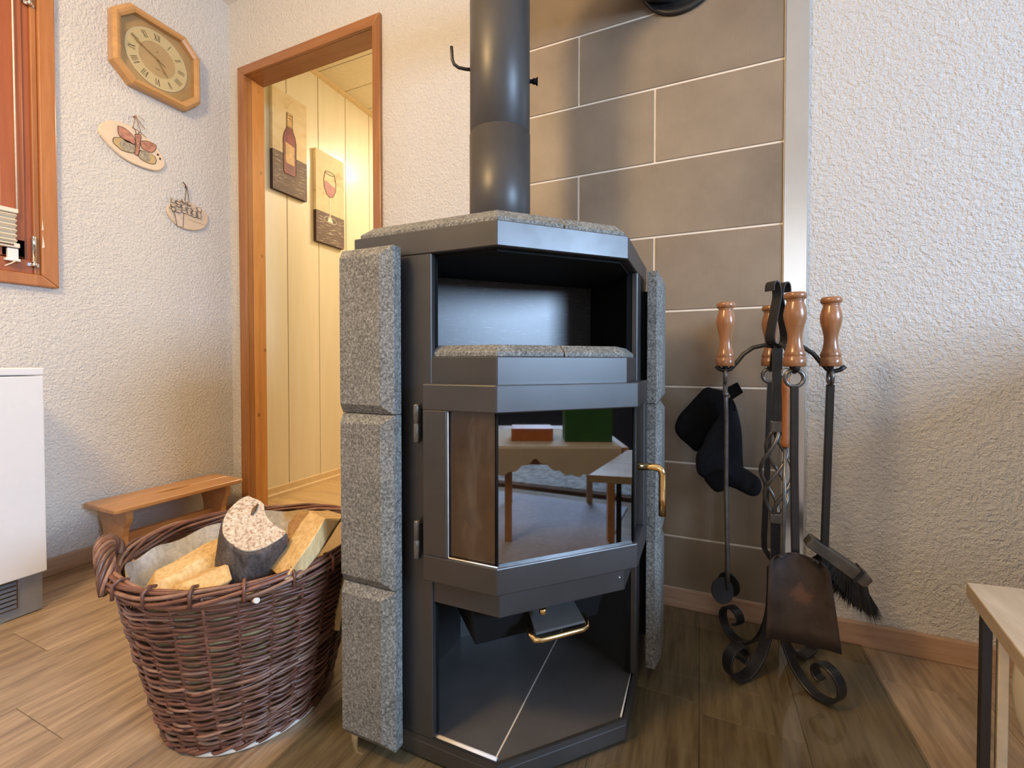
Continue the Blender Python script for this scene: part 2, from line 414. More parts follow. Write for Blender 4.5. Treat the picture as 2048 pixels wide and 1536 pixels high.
# left wall with the window opening (y .04 .. .70, z .985 .. 2.02)
WY0, WY1, WZ0, WZ1 = -.62, .700, .995, 2.06
m = MB().box(XL-.25, XL, YR, WY0, 0, ZC).box(XL-.25, XL, WY1, 1.425, 0, ZC).box(XL-.25, XL, WY0, WY1, 0, WZ0).box(XL-.25, XL, WY0, WY1, WZ1, ZC)
struct('wall_left', m, M_PLASTER)
# back wall with the door opening
DX0, DX1, DZ = -1.868, -1.128, 1.985
m = MB().box(XL, DX0, YW, YW+.085, 0, ZC).box(DX1, XR, YW, YW+.085, 0, ZC).box(DX0, DX1, YW, YW+.085, DZ, ZC)
wb_ = struct('wall_back', m, M_PLASTER)
struct('wall_right', MB().box(XR, XR+.2, YR, -1.25, 0, ZC).box(XR, XR+.2, .35, YW+.085, 0, ZC).box(XR, XR+.2, -1.25, .35, 0, .9).box(XR, XR+.2, -1.25, .35, 2.0, ZC), M_PLASTER)
struct('wall_rear', MB().box(XL-.25, .05, YR-.2, YR, 0, ZC).box(1.75, XR+.2, YR-.2, YR, 0, ZC).box(.05, 1.75, YR-.2, YR, 0, .9).box(.05, 1.75, YR-.2, YR, 2.1, ZC), M_PLASTER)
struct('ceiling', MB().box(XL-.25, XR+.2, YR-.2, YW+.085, ZC, ZC+.1), M_CEIL)
# tiles
TX0, TX1, TY = -.572, .1985, YW-.011
gb = struct('trim_1', MB().box(TX0, TX1, TY+.0015, YW, .056, ZC), M_GROUT)
rows = [.056, .2056, .4187, .6345, .8495, 1.0648, 1.2768, 1.4893, 1.702, 1.915, 2.128, ZC]
for i, (z0, z1) in enumerate(zip(rows, rows[1:])):
    j = -.1224 if i % 2 == 0 else -.3455
    if i == 10: pass
    js = [j-.6, j, j+.6]
    ed = [TX0]+[q for q in js if TX0+.02 < q < TX1-.02]+[TX1]
    for a, b in zip(ed, ed[1:]):
        g = .0029; o = obj('tile', MB().box(-(b-a)/2+g, (b-a)/2-g, -.0105, 0, -(z1-z0)/2+g, (z1-z0)/2-g), M_TILE, origin=(0, 0, 0), bevel=.0012, seg=1)
        o.parent = gb; o.location = ((a+b)/2, YW-.0015, (z0+z1)/2)
struct('trim_2', MB().box(TX1, .2495, YW-.0135, YW, .056, ZC).box(TX1, TX1+.002, YW-.016, YW-.013, .056, ZC), M_STEELTRIM, bevel=.0008, seg=1)
struct('trim_3', MB().box(.2505, .2535, YW-.004, YW, .056, ZC), M_GROUT)
# baseboards
struct('baseboard_back', MB().box(-1.105, XR, YW-.016, YW, 0, .056), M_BASEX, bevel=.002, seg=2)
struct('baseboard_back_corner', MB().box(XL, -1.898, YW-.012, YW, 0, .056), M_BASEX, bevel=.002, seg=2)
struct('baseboard_left', MB().box(XL, XL+.012, YR, YW, 0, .058), M_BASEB, bevel=.002, seg=2)
# door frame
LI, RI, TI = -1.855, -1.1420, 1.972
dr = struct('door_1', MB().box(DX0, LI, YW+.0002, YW+.084, 0, DZ).box(RI, DX1, YW+.0002, YW+.084, 0, DZ), M_CASE)
def dpart(n, mb, m, **k): o = obj(n, mb, m, dr, **k); return o
LO, RO, TO = -1.897, -1.1060, 2.0115
dpart('casing', MB().prism([(LO, YW-.014, 0), (LI, YW-.014, 0), (LI, YW-.014, TI), (LO, YW-.014, TO)], (0, .014, 0)), M_CASE, bevel=.002)
dpart('casing', MB().prism([(RI, YW-.014, 0), (RO, YW-.014, 0), (RO, YW-.014, TO), (RI, YW-.014, TI)], (0, .014, 0)), M_CASE, bevel=.002)
dpart('casing', MB().prism([(LI, YW-.014, TI), (RI, YW-.014, TI), (RO, YW-.014, TO), (LO, YW-.014, TO)], (0, .014, 0)), M_CASEX, bevel=.002)
dpart('jamb', MB().box(LI-.006, LI+.0015, YW+.024, YW+.083, 0, TI), M_PINE, bevel=.001, seg=1)
dpart('jamb', MB().box(RI-.0015, RI+.006, YW+.024, YW+.083, 0, TI), M_PINE, bevel=.001, seg=1)
dpart('lintel', MB().box(LI, RI, YW+.0002, YW+.083, TI, DZ), M_CASEX)
for z in (1.52, .275):
    lab(dpart('hinge', MB().lathe([(.0001, -.03), (.006, -.03), (.006, .03), (.0001, .03)], (-1.868, YW+.0854, z), 10), M_CHROME), 'small chrome hinge')

# hall behind the door
HX, HY0, HY1, HZ = -2.04, 1.4265, 4.2, 2.375
hf = struct('floor_hall', MB().box(-2.1, -.2, HY0+.005, HY1, -.06, -.006), M_SUB)
y = HY0+.006; r = random.Random(5)
while y < HY1-.02:
    yb = min(y+.182, HY1); x = -2.04-r.uniform(0, .9)
    while x < -.2:
        a = max(x, -2.04); b = min(x+1.28, -.2); x += 1.28
        if b-a < .03: continue
        o = obj('floor_plank', MB().box(-(b-a)/2+.001, (b-a)/2-.001, -(yb-y)/2+.001, (yb-y)/2-.001, -.006, 0), M_HPLANK, origin=(0, 0, 0), bevel=.001, seg=1)
        o.parent = hf; o.location = ((a+b)/2, (y+yb)/2, 0)
    y = yb
hw = struct('wall_hall', MB().box(HX-.1, HX-.012, HY0, HY1, 0, HZ+.02), M_INK)
pe = [HY0]+[1.4838+.2125*k for k in range(0, 13) if HY0+.01 < 1.4838+.2125*k < HY1]+[HY1]
pe = sorted(set([HY0]+[1.6963+.2125*k for k in range(-1, 12)]+[HY1]))
for a, b in zip(pe, pe[1:]):
    if b-a < .03: continue
    o = obj('wall_panel', MB().box(-.012, 0, -(b-a)/2+.0016, (b-a)/2-.0016, .0, HZ), M_PANEL, origin=(0, 0, 0), bevel=.0015, seg=1); o.parent = hw; o.location = (HX, (a+b)/2, 0)
struct('wall_hall_back', MB().box(HX-.1, -.1, HY1, HY1+.1, 0, HZ+.02), M_PANEL)
struct('wall_hall_right', MB().box(-.9, -.8, HY0, HY1, 0, HZ+.02), M_PANEL)
struct('baseboard_hall', MB().prism([(HX, HY0, 0), (HX+.016, HY0, 0), (HX+.016, HY0, .016), (HX+.007, HY0, .022), (HX+.007, HY0, .052), (HX, HY0, .056)], (0, HY1-HY0, 0)), M_CREAMT)
struct('trim_4', MB().prism([(HX, HY0, HZ), (HX+.02, HY0, HZ), (HX+.018, HY0, HZ-.012), (HX+.006, HY0, HZ-.02), (HX, HY0, HZ-.022)], (0, HY1-HY0, 0)), M_CREAMT)
hc = struct('ceiling_hall', MB().box(HX-.1, -.8, HY0, HY1, HZ+.012, HZ+.1), M_INK)
ce = [HY0, 1.90, 2.10, 2.30, 2.50, 2.70, 2.90, 3.1, 3.3, 3.5, 3.7, 3.9, HY1]
for a, b in zip(ce, ce[1:]):
    o = obj('ceiling_panel', MB().box(HX, -.8, -(b-a)/2+.0018, (b-a)/2-.0018, 0, .012), M_HCEIL, origin=(0, 0, 0), bevel=.0015, seg=1); o.parent = hc; o.location = (0, (a+b)/2, HZ)

# ------------------------------------------------------------------ window on the left wall
wn = struct('window_1', MB().box(XL-.07, XL-.0, WY0, WY0+.03, WZ0, WZ1).box(XL-.07, XL, WY1-.012, WY1, WZ0, WZ1).box(XL-.07, XL, WY0, WY1, WZ0, WZ0+.02).box(XL-.07, XL, WY0, WY1, WZ1-.02, WZ1), M_WIN)
def wp(n, mb, m=M_WIN, **k): return obj(n, mb, m, wn, **k)
wp('casing', MB().prism([(XL, .705, .985), (XL, .747, .9485), (XL, .747, 2.1), (XL, .705, 2.06)], (.018, 0, 0)), M_WINC, bevel=.004)
wp('casing', MB().prism([(XL, -.66, .9485), (XL, .747, .9485), (XL, .705, .985), (XL, -.62, .985)], (.018, 0, 0)), M_WINC, bevel=.004)
wp('casing', MB().prism([(XL, -.62, 2.06), (XL, .705, 2.06), (XL, .747, 2.1), (XL, -.66, 2.1)], (.018, 0, 0)), M_WINC, bevel=.004)
for zz, h_, w2 in ((1.128, .036, .0045), (1.072, .042, .0065)):
    lab(wp('chipped_paint', MB().prism([(XL+.018, .706, zz), (XL+.018, .706+w2, zz+.004), (XL+.018, .706+w2*.7, zz+h_*.6), (XL+.018, .708, zz+h_)], (.0008, 0, 0)), M_CANE), 'pale chipped patch')
wp('bead', MB().box(XL-.01, XL+.010, .690, .705, .985, 2.06), M_WINC, bevel=.003)
wp('sill_rail', MB().box(XL-.02, XL+.006, -.62, .690, .985, 1.030), M_WIN, bevel=.003)
wp('sash_frame', MB().box(XL-.03, XL+.008, .618, .672, 1.032, 2.05).box(XL-.03, XL+.008, .0, .058, 1.032, 2.05).box(XL-.03, XL+.008, .0, .672, 1.032, 1.09).box(XL-.03, XL+.008, .0, .672, 1.99, 2.05), M_WIN, bevel=.003)
wp('rebate', MB().box(XL-.03, XL+.001, .672, .690, 1.030, 2.06), M_WIN, bevel=.002)
wp('sash_frame', MB().box(XL-.03, XL+.008, -.62, -.56, 1.032, 2.05).box(XL-.03, XL+.008, -.06, -.004, 1.032, 2.05).box(XL-.03, XL+.008, -.62, -.004, 1.032, 1.09).box(XL-.03, XL+.008, -.62, -.004, 1.99, 2.05), M_WIN, bevel=.003)
wp('glazing_bead', MB().box(XL-.03, XL+.000, .560, .620, 1.08, 2.0).box(XL-.03, XL+.0, .05, .09, 1.08, 2.0), M_WIN, bevel=.004)
wp('pane', MB().box(XL-.022, XL-.018, .05, .62, 1.08, 2.0), M_PANE)
wp('pane', MB().box(XL-.022, XL-.018, -.57, -.05, 1.08, 2.0), M_PANE)
for z in (1.022, 1.845):
    h = lab(wp('hinge', MB().lathe([(.0001, 0), (.006, 0), (.006, .080), (.005, .084), (.0001, .084)], (XL+.016, .6885, z), 14), M_CHROME), 'chrome hinge pin')
    obj('hinge_knuckle', MB().lathe([(.0001, -.012), (.0065, -.012), (.008, -.007), (.0065, 0), (.0001, .0)], (XL+.016, .6885, z), 12).box(XL+.006, XL+.012, .675, .70, z-.012, z-.002), M_CHROME, h)
# blind
bl = thing('pleated_blind', 'cream pleated window blind drawn down on its cord in front of the red-brown window', 'blind', (XL+.02, .35, 1.06))
YB0, YB1 = .03, .652
bx0 = XL+.010
obj('top_rail', MB().box(bx0, bx0+.016, YB0, YB1, 1.165, 1.178), M_BLIND, bl, bevel=.002)
npl = 6; zs = [1.165-.0155*k for k in range(npl+1)]
for k in range(npl):
    a, b = zs[k], zs[k]-.0155; mid = (a+b)/2
    obj('pleat', MB().prism([(bx0+.003, YB0, a), (bx0+.019, YB0, mid), (bx0+.003, YB0, b), (bx0+.0015, YB0, b), (bx0+.0165, YB0, mid), (bx0+.0015, YB0, a)], (0, YB1-YB0-.004, 0)), M_BLIND, bl)
obj('bottom_rail', MB().box(bx0, bx0+.017, YB0, YB1+.002, 1.058, 1.072), M_BLIND, bl, bevel=.002)
lab(obj('rail_slot', MB().box(bx0+.0165, bx0+.018, YB0, YB1-.012, 1.063, 1.068), M_INK, bl), 'dark slot strip')
obj('cord_bracket', MB().box(bx0, bx0+.012, .628, .652, 1.020, 1.056).box(bx0, bx0+.016, .622, .655, 1.016, 1.024), M_WHITE, bl, bevel=.002)
obj('cord', MB().tube([(bx0+.014, .648, 1.02), (bx0+.02, .63, 1.005), (bx0+.024, .618, .997)], .0018, 6), M_CANE, bl)
obj('cord', MB().tube([(bx0+.012, .650, 1.178), (bx0+.008, .650, 1.6), (bx0+.006, .650, 2.03)], .0022, 6), M_CANE, bl)

# ------------------------------------------------------------------ glass hearth plate
tag(obj('hearth_plate', MB().box(-.682, .372, .12, 1.322, .0004, .0062), M_PLATE, bevel=.001, seg=1),
    'large tinted glass plate on the oak floor under the black stove', 'floor plate')

# ------------------------------------------------------------------ stove
def offp(poly, offs):
    """offset a CCW polygon outward; offs one value or one per edge (edge i joins point i and i+1)"""
    n = len(poly)
    if not isinstance(offs, (list, tuple)): offs = [offs]*n
    L = []
    for i in range(n):
        a = Vector(poly[i]); b = Vector(poly[(i+1) % n]); d = (b-a).normalized(); nn = Vector((d.y, -d.x)); L.append((a+nn*offs[i], d))
    res = []
    for i in range(n):
        (p, d), (q, e) = L[i-1], L[i]; den = d.x*e.y-d.y*e.x
        t = ((q.x-p.x)*e.y-(q.y-p.y)*e.x)/den; res.append((p.x+d.x*t, p.y+d.y*t))
    return res
sx0, sx1, sy0, sy1, ch = -.5905, -.1195, .634, 1.105, .1785
PL = [(sx0, sy0), (sx1-ch, sy0), (sx1, sy0+ch), (sx1, sy1), (sx0+.15, sy1), (sx0, sy1-.15)]
A, B = PL[1], PL[2]
st = thing('wood_stove', 'black steel wood-burning stove with soapstone slabs and angled glass door, in the middle', 'stove', (-.355, .87, .0062))
Z0 = .0064
obj('base', MB().zprism(PL, Z0, .036), M_STEEL, st, bevel=.002)
rimb = MB()
for i, e in ((0, 0), (1, 0), (2, 0)):
    pass
inner = offp(PL, -.006)
b = MB(); n6 = len(PL)
for i in range(n6):
    j = (i+1) % n6; q = [PL[i], PL[j], inner[j], inner[i]]; b.zprism(q, .036, .046)
obj('base_rim', b, M_STEEL, st)
# cavity tiles, split along x = -.308
def clipx(poly, xc, left):
    out = []
    for i in range(len(poly)):
        p, q = poly[i], poly[(i+1) % len(poly)]
        ip = (p[0] <= xc) if left else (p[0] >= xc); iq = (q[0] <= xc) if left else (q[0] >= xc)
        if ip: out.append(p)
        if ip != iq:
            t = (xc-p[0])/(q[0]-p[0]); out.append((xc, p[1]+t*(q[1]-p[1])))
    return out
tp = offp(PL, -.0105)
obj('grout_joint', MB().zprism(offp(PL, -.011), .036, .0415), M_ROPE, st)
lt = clipx(tp, -.3095, True); rt = clipx(tp, -.3065, False)
obj('hearth_tile', MB().zprism(lt, .0365, .0428), M_STTILE, st, bevel=.0008, seg=1)
obj('hearth_tile', MB().zprism(rt, .0365, .0428), M_STTILE, st, bevel=.0008, seg=1)
lab(obj('edge_bead', MB().tube([(-.423, sy0+.011, .0435), (A[0]-.006, sy0+.011, .0435)], .0042, 8), M_ROPE, st), 'pale rounded edge bead')
lab(obj('edge_bead', MB().tube([(sx1-.0105, B[1]+.004, .0432), (sx1-.0105, .945, .0432)], .0018, 8), M_ROPE, st), 'pale rounded edge bead')
# posts and shell
def mir(p):  # mirror across the stove's diagonal axis
    return (.515-p[1], .515-p[0])
def mirpoly(poly): return [mir(p) for p in poly][::-1]
lp = [(-.577, sy0), (-.4215, sy0), (-.4215, sy0+.012), (-.577, sy0+.012)]
for nm, pol in (('side_panel', lp), ('side_panel', mirpoly(lp))):
    obj(nm, MB().zprism(pol, .046, .8885), M_STEEL, st, bevel=.0015, seg=1)
sl = [(-.4335, sy0+.012), (-.4215, sy0+.012), (-.4215, sy0+.045), (-.4335, sy0+.045)]
sl = [(-.4275, sy0+.012), (-.4225, sy0+.012), (-.4225, sy0+.022), (-.4275, sy0+.022)]
for pol in (sl, mirpoly(sl)): obj('post_return', MB().zprism(pol, .046, .8885), M_DARK, st)
shell = MB()
for a, b_ in (((sx0+.013, sy0), (sx0+.013, sy1-.15)), ((sx0+.013, sy1-.15), (sx0+.15, sy1-.013)), ((sx0+.15, sy1-.013), (sx1, sy1-.013))):
    d = (Vector(b_)-Vector(a)).normalized(); nn = Vector((d.y, -d.x))*.01
    q = [a, b_, (b_[0]+nn.x, b_[1]+nn.y), (a[0]+nn.x, a[1]+nn.y)]; shell.zprism(q, .036, .8885)
obj('rear_shell', shell, M_DARK, st)
# cavity liner walls (lower compartment)
lin = [(-.430, sy0+.012), (-.526, .735), (-.522, .905), (-.43, 1.03), (-.292, 1.036), (-.1335, .948)]
cl = MB()
for a, b_ in zip(lin, lin[1:]):
    d = (Vector(b_)-Vector(a)).normalized(); nn = Vector((d.y, -d.x))*.004
    cl.zprism([a, b_, (b_[0]-nn.x, b_[1]-nn.y), (a[0]-nn.x, a[1]-nn.y)], .0415, .288)
obj('cavity_liner', cl, M_STEEL, st)
# fire chamber: lower and upper solid bands
obj('ash_lip', MB().zprism(offp(PL, [-.004, -.001, -.004, -.02, -.02, -.02]), .286, .350), M_STEEL, st, bevel=.0015, seg=1)
obj('upper_band', MB().zprism(offp(PL, [-.001, -.001, -.001, -.02, -.02, -.02]), .640, .7115), M_STEEL, st, bevel=.0015, seg=1)
fb = [(-.43, .66), (-.50, .80), (-.50, .96), (-.42, 1.04), (-.27, 1.04), (-.16, .96), (-.145, .94)]
fm = MB()
for a, b_ in zip(fb, fb[1:]):
    d = (Vector(b_)-Vector(a)).normalized(); nn = Vector((d.y, -d.x))*.01
    fm.zprism([a, b_, (b_[0]-nn.x, b_[1]-nn.y), (a[0]-nn.x, a[1]-nn.y)], .35, .64)
obj('firebrick_lining', fm, M_BRICK, st)
# door
dp = offp(PL, .020); dA, dB = dp[1], dp[2]; dq = offp(PL, .003); qA, qB = dq[1], dq[2]
door = bpy.data.objects.new('door', None); C.objects.link(door); door.parent = st; door.location = (0, 0, .36)
xl, xr_ = -.427, mir((-.427, 0))[1]         # outer ends of the door on the two side faces
OUT = [(xl, dA[1]), dA, dB, (dB[0], xr_)]; INN = [(xl, qA[1]), qA, qB, (qB[0], xr_)]
def strip3(z0, z1, o=OUT, i=INN):
    m = MB(); rings = [[(a[0], a[1], z0), (b[0], b[1], z0), (b[0], b[1], z1), (a[0], a[1], z1)] for a, b in zip(o, i)]
    return m.loft(rings, smooth=False)
obj('door_rail', strip3(.334, .378), M_STEEL, door, bevel=.002)
obj('door_rail', strip3(.622, .666), M_STEEL, door, bevel=.002)
obj('door_stile', MB().box(xl, -.380, dA[1], qA[1], .3775, .6225), M_STEEL, door, bevel=.0015, seg=1)
obj('door_stile', MB().box(qB[0], dB[0], .897, xr_, .3775, .6225), M_STEEL, door, bevel=.0015, seg=1)
g0 = offp(PL, .0115); g1 = offp(PL, .0065)
def pane(a, b, c, d, m, nm='glass_pane'):
    return obj(nm, MB().zprism([a, b, c, d], .374, .626), m, door)
lab(pane((-.382, g0[1][1]), (g0[1][0]-.003, g0[1][1]), (g1[1][0]-.003, g1[1][1]), (-.382, g1[1][1]), M_SOOT), 'soot-browned glass pane')
e = .003*S2
pane((g0[1][0]+e, g0[1][1]+e), (g0[2][0]-e, g0[2][1]-e), (g1[2][0]-e, g1[2][1]-e), (g1[1][0]+e, g1[1][1]+e), M_GLASS)
pane((g0[2][0], g0[2][1]+.003), (g0[2][0], .898), (g1[2][0], .898), (g1[2][0], g1[2][1]+.003), M_GLASS)
for p in (g0[1], g0[2]):
    obj('glass_seal', MB().tube([(p[0], p[1]+.0012, .377), (p[0], p[1]+.0012, .623)], .0022, 8), M_DARK, door)
obj('seal_rope', MB().tube([(-.3795, dA[1]+.004, .6215), (-.3795, dA[1]+.004, .379)], .0010, 6), M_ROPE, door)
obj('seal_rope', MB().tube([(-.3795, dA[1]+.004, .379), (dA[0], dA[1]+.004, .379)], .0012, 6), M_ROPE, door)
obj('seal_rope', MB().tube([(dB[0]-.006, dB[1]+.012, .379), (dB[0]-.006, dB[1]+.012, .621)], .0008, 6), M_PIPE, door)
for z0, z1 in ((.5645, .6305), (.3645, .4305)):
    zm = (z0+z1)/2
    lab(obj('hinge', MB().lathe([(.0001, z0), (.0055, z0), (.0065, z0+.002), (.0065, zm-.001), (.0055, zm), (.0065, zm+.001), (.0065, z1-.002), (.0055, z1), (.0001, z1)], (-.4445, .6235, 0), 14), M_IRONB, door), 'worn steel barrel hinge')
hx, hy = dB[0], .850
pth = [(hx-.006, hy, .506), (hx+.018, hy, .507)]+[(hx+.026+.012*math.sin(a), hy, .495+.012*math.cos(a)) for a in [0, .3, .6, .9, 1.2, 1.57]]+[(hx+.038, hy, .455), (hx+.038, hy, .418)]
lab(obj('door_handle', MB().tube(pth, .0068, 14), M_BRASS, door), 'bent brass handle')
# top plate, soapstones
obj('top_plate', MB().zprism(PL, .8885, .9298), M_STEEL, st, bevel=.0015, seg=1)
def halfstones(name, poly, z0, z1, z2, inset, zc=None):
    """two chamfered stone slabs split along the stove's diagonal axis"""
    n = len(poly); mx = ((poly[1][0]+poly[2][0])/2, (poly[1][1]+poly[2][1])/2)
    # back crossing point of the axis
    bk = ((poly[3][0]+poly[4][0]+poly[5][0]+poly[0][0])/4, 0)
    t = min(.5, 1.0); far = None
    d = Vector((-S2, S2)); o = Vector(mx)
    for i in (3, 4, 5):
        a = Vector(poly[i]); b = Vector(poly[(i+1) % n]); e_ = b-a; den = d.x*e_.y-d.y*e_.x
        if abs(den) < 1e-9: continue
        q = a-o; tt = (q.x*e_.y-q.y*e_.x)/den; uu = (q.x*d.y-q.y*d.x)/den
        if 0 <= uu <= 1 and tt > 0: far = (o+d*tt, i); break
    fp, fi = far; g = .0012; gv = Vector((S2, S2))*g
    for side in (0, 1):
        if side == 0:
            pts = [poly[0], poly[1], tuple(Vector(mx)-gv), tuple(fp-gv)]+[poly[k] for k in range(fi+1, n)]
            ed = [1, 1, 0]+[1]*(len(pts)-3)
        else:
            pts = [tuple(Vector(mx)+gv), poly[2]]+[poly[k] for k in range(3, fi+1)]+[tuple(fp+gv)]
            ed = [1]*(len(pts)-1)+[0]
        top = offp(pts, [-inset*q for q in ed])
        obj(name, MB().loft([[(x, y, z0) for x, y in pts], [(x, y, z1) for x, y in pts], [(x, y, z2) for x, y in top]], smooth=False), M_STONE, st, bevel=.0008, seg=1)
halfstones('top_stone', offp(PL, -.008), .9298, .938, .9545, .018)
sh = offp(PL, [-.007, -.007, -.007, -.03, -.03, -.03])
halfstones('shelf_stone', sh, .7115, .719, .7315, .016)
# warming compartment
def along(al, d): return (A[0]+S2*(al-d), A[1]+S2*(al+d))
c0, c1 = along(-.095, .27), along(.345, .27)
q = Vector((-S2, S2))*.004
obj('back_plate', MB().zprism([c0, c1, (c1[0]+q.x, c1[1]+q.y), (c0[0]+q.x, c0[1]+q.y)], .7115, .8885), M_SCUFF, st)
for a, b_ in ((c1, (-.1335, .955)), ((-.436, .648), c0)):
    d = (Vector(b_)-Vector(a)).normalized(); nn = Vector((d.y, -d.x))*.003
    wm = MB().zprism([a, b_, (b_[0]+nn.x, b_[1]+nn.y), (a[0]+nn.x, a[1]+nn.y)], .7115, .8835)
    obj('compartment_side', wm, M_DARK, st)
obj('compartment_ceiling', MB().zprism(offp(PL, -.016), .8835, .8884), M_DARK, st)
# soapstone side slabs: three blocks per side
def slab(z0, z1, mirrored):
    x0, x1, yf, yb = -.5835, -.4740, .590, .620; c, d, k = .0215, .0105, .0165
    # rings from back to front (front face inset on right, top, bottom)
    def ring(y, xi, zi, xo=0): return [(x0+xo, y, z0+zi), (x1-xi, y, z0+zi), (x1-xi, y, z1-zi), (x0+xo, y, z1-zi)]
    R = [ring(yb, 0, .0006, -.006), ring(yf+d, 0, .0006, -.004), ring(yf, c, k)]
    if mirrored: R = [[(*mir((p[0], p[1])), p[2]) for p in r_] for r_ in R]
    return MB().loft(R, smooth=False)
for mm in (False, True):
    for z0, z1 in ((.0315, .3105), (.3105, .6125), (.6125, .9005)):
        obj('soapstone_slab', slab(z0, z1, mm), M_STONE, st, bevel=.0007, seg=1)
    car = [(-.56, .6198), (-.50, .6198), (-.50, sy0+.001), (-.56, sy0+.001)]
    if mm: car = mirpoly(car)
    obj('slab_bracket', MB().zprism(car, .09, .86), M_DARK, st)
# ash drawer with brass bow handle
ad = [along(-.02, .055), along(.225, .055), along(.225, .19), along(-.02, .19)]
av = [(p[0], p[1]) for p in ad]
dw = obj('ash_drawer', MB().loft([[(x, y, .285) for x, y in offp(av, .012)], [(x, y, .215) for x, y in av]], smooth=False), M_DARK, st, bevel=.003)
def front(al, d, z): p = along(al, d); return (p[0], p[1], z)
obj('latch_plate', MB().loft([[front(.075, .05, .262), front(.165, .05, .262), front(.165, .05, .268), front(.075, .05, .268)],
                             [front(.070, .004, .240), front(.168, .004, .240), front(.168, .004, .2445), front(.070, .004, .2445)]], smooth=False), M_PIPE, dw, bevel=.002)
hb = [front(.064, .022, .246), front(.064, .008, .241), front(.068, .000, .237), front(.078, -.003, .236), front(.158, -.003, .236), front(.168, .000, .237), front(.172, .008, .241), front(.172, .022, .246)]
lab(obj('drawer_handle', MB().tube(hb, .0048, 12), M_BRASS, dw), 'brass bow handle')
lab(obj('air_knob', MB().lathe([(.0001, -.006), (.005, -.006), (.0065, -.003), (.0065, .003), (.005, .005), (.0001, .005)], front(.088, .012, .276), 14), M_BRASS, st), 'small brass air knob')
lab(obj('rivet', MB().lathe([(.0001, -.002), (.0025, -.002), (.0025, .001), (.0001, .001)], front(.236, .0005, .312), 8), M_CHROME, st), 'bright rivet')

# ------------------------------------------------------------------ flue pipe
PC = (-.441, .956)
fp_ = thing('flue_pipe', 'grey-black round flue pipe rising from the stove top', 'stove pipe', (PC[0], PC[1], .9545))
R1 = .0715
obj('pipe_section', MB().lathe([(R1-.002, .9548), (R1+.0006, .9548), (R1+.0006, 1.2385), (R1-.002, 1.2385)], (*PC, 0), 64), M_PIPE, fp_)
obj('pipe_section', MB().lathe([(R1-.003, 1.2385), (R1-.0005, 1.2400), (R1-.0005, 1.665), (R1-.003, 1.665)], (*PC, 0), 64), M_PIPE, fp_)
obj('pipe_joint', MB().lathe([(R1-.004, 1.236), (R1-.0012, 1.2375), (R1-.0012, 1.2415), (R1-.004, 1.243)], (*PC, 0), 64), M_DARK, fp_)
W = Vector((-.055, YW, 0)); dv = (W-Vector((PC[0], PC[1], 0))); dist = dv.length; dv.normalize()
el = [Vector((PC[0], PC[1], 1.665))+dv*(.12-.12*math.cos(t))+Vector((0, 0, .12*math.sin(t))) for t in [i*PI/2/10 for i in range(11)]]
el.append(Vector((W.x, W.y-.004, 1.785)))
obj('pipe_elbow', MB().tube([tuple(p) for p in el], R1, 48), M_PIPE, fp_)
lab(obj('wall_rosette', MB().lathe([(.070, .0), (.106, .0), (.1095, -.004), (.108, -.010), (.098, -.012), (.088, -.007), (.072, -.006)], (W.x, YW-.0112, 1.785), 64, 'y'), M_IRON, fp_), 'black round wall collar')
h0 = (-.506, .927)
hk = [(-.500, .930, 1.3975), (-.515, .9225, 1.3985), (-.530, .915, 1.4015), (-.5395, .911, 1.409), (-.5435, .909, 1.420), (-.5445, .9085, 1.436), (-.545, .908, 1.450)]
lab(obj('damper_lever', MB().tube(hk, .0038, 10), M_IRON, fp_), 'upturned black damper lever')
kv = Vector((-.3651+.3775, .991-.985, 0)).normalized()
kb = MB().tube([(-.380, .984, 1.372), (-.368, .9895, 1.372)], .0045, 10).tube([(-.371, .988, 1.372), (-.3665, .990, 1.372), (-.3645, .991, 1.372), (-.361, .9927, 1.372), (-.359, .9935, 1.372)], [.005, .0075, .006, .009, .0095], 14)
lab(obj('damper_knob', kb, M_DARK, fp_), 'black ribbed damper knob')

# ------------------------------------------------------------------ fireplace tool stand
CX, CY = .162, 1.148; GZ = .0062
ts = thing('tool_stand', 'black forged fireside tool stand with twisted cage column and scroll feet', 'tool stand', (CX, CY, GZ))
obj('column', MB().box(CX-.009, CX+.009, CY-.009, CY+.009, .552, .742), M_IRON, ts, bevel=.001, seg=1)
obj('column', MB().box(CX-.009, CX+.009, CY-.009, CY+.009, .085, .352), M_IRON, ts, bevel=.001, seg=1)
obj('collar', MB().box(CX-.0125, CX+.0125, CY-.0125, CY+.0125, .545, .570), M_IRONB, ts, bevel=.002)
obj('collar', MB().box(CX-.0125, CX+.0125, CY-.0125, CY+.0125, .338, .360), M_IRONB, ts, bevel=.002)
for k in range(4):
    path = []
    for i in range(25):
        t = i/24; a = k*PI/2+PI/4+t*PI*1.35; r_ = .006+.025*math.sin(PI*t)**.8; path.append((CX+r_*math.cos(a), CY+r_*math.sin(a), .352+.198*t))
    obj('cage_rod', MB().tube(path, .0042, 8), M_IRONB, ts)
for k in range(4):
    a = k*PI/2+(.145 if k == 3 else 0); d = Vector((math.cos(a), math.sin(a), 0)); c = Vector((CX, CY, 0))
    prof = [(.004, .738), (.025, .742), (.048, .737), (.068, .722), (.083, .701), (.095, .687), (.106, .683), (.117, .686), (.126, .694)]
    obj('arm', MB().tube([tuple(c+d*r_+Vector((0, 0, z))) for r_, z in prof], .0048, 8), M_IRON, ts)
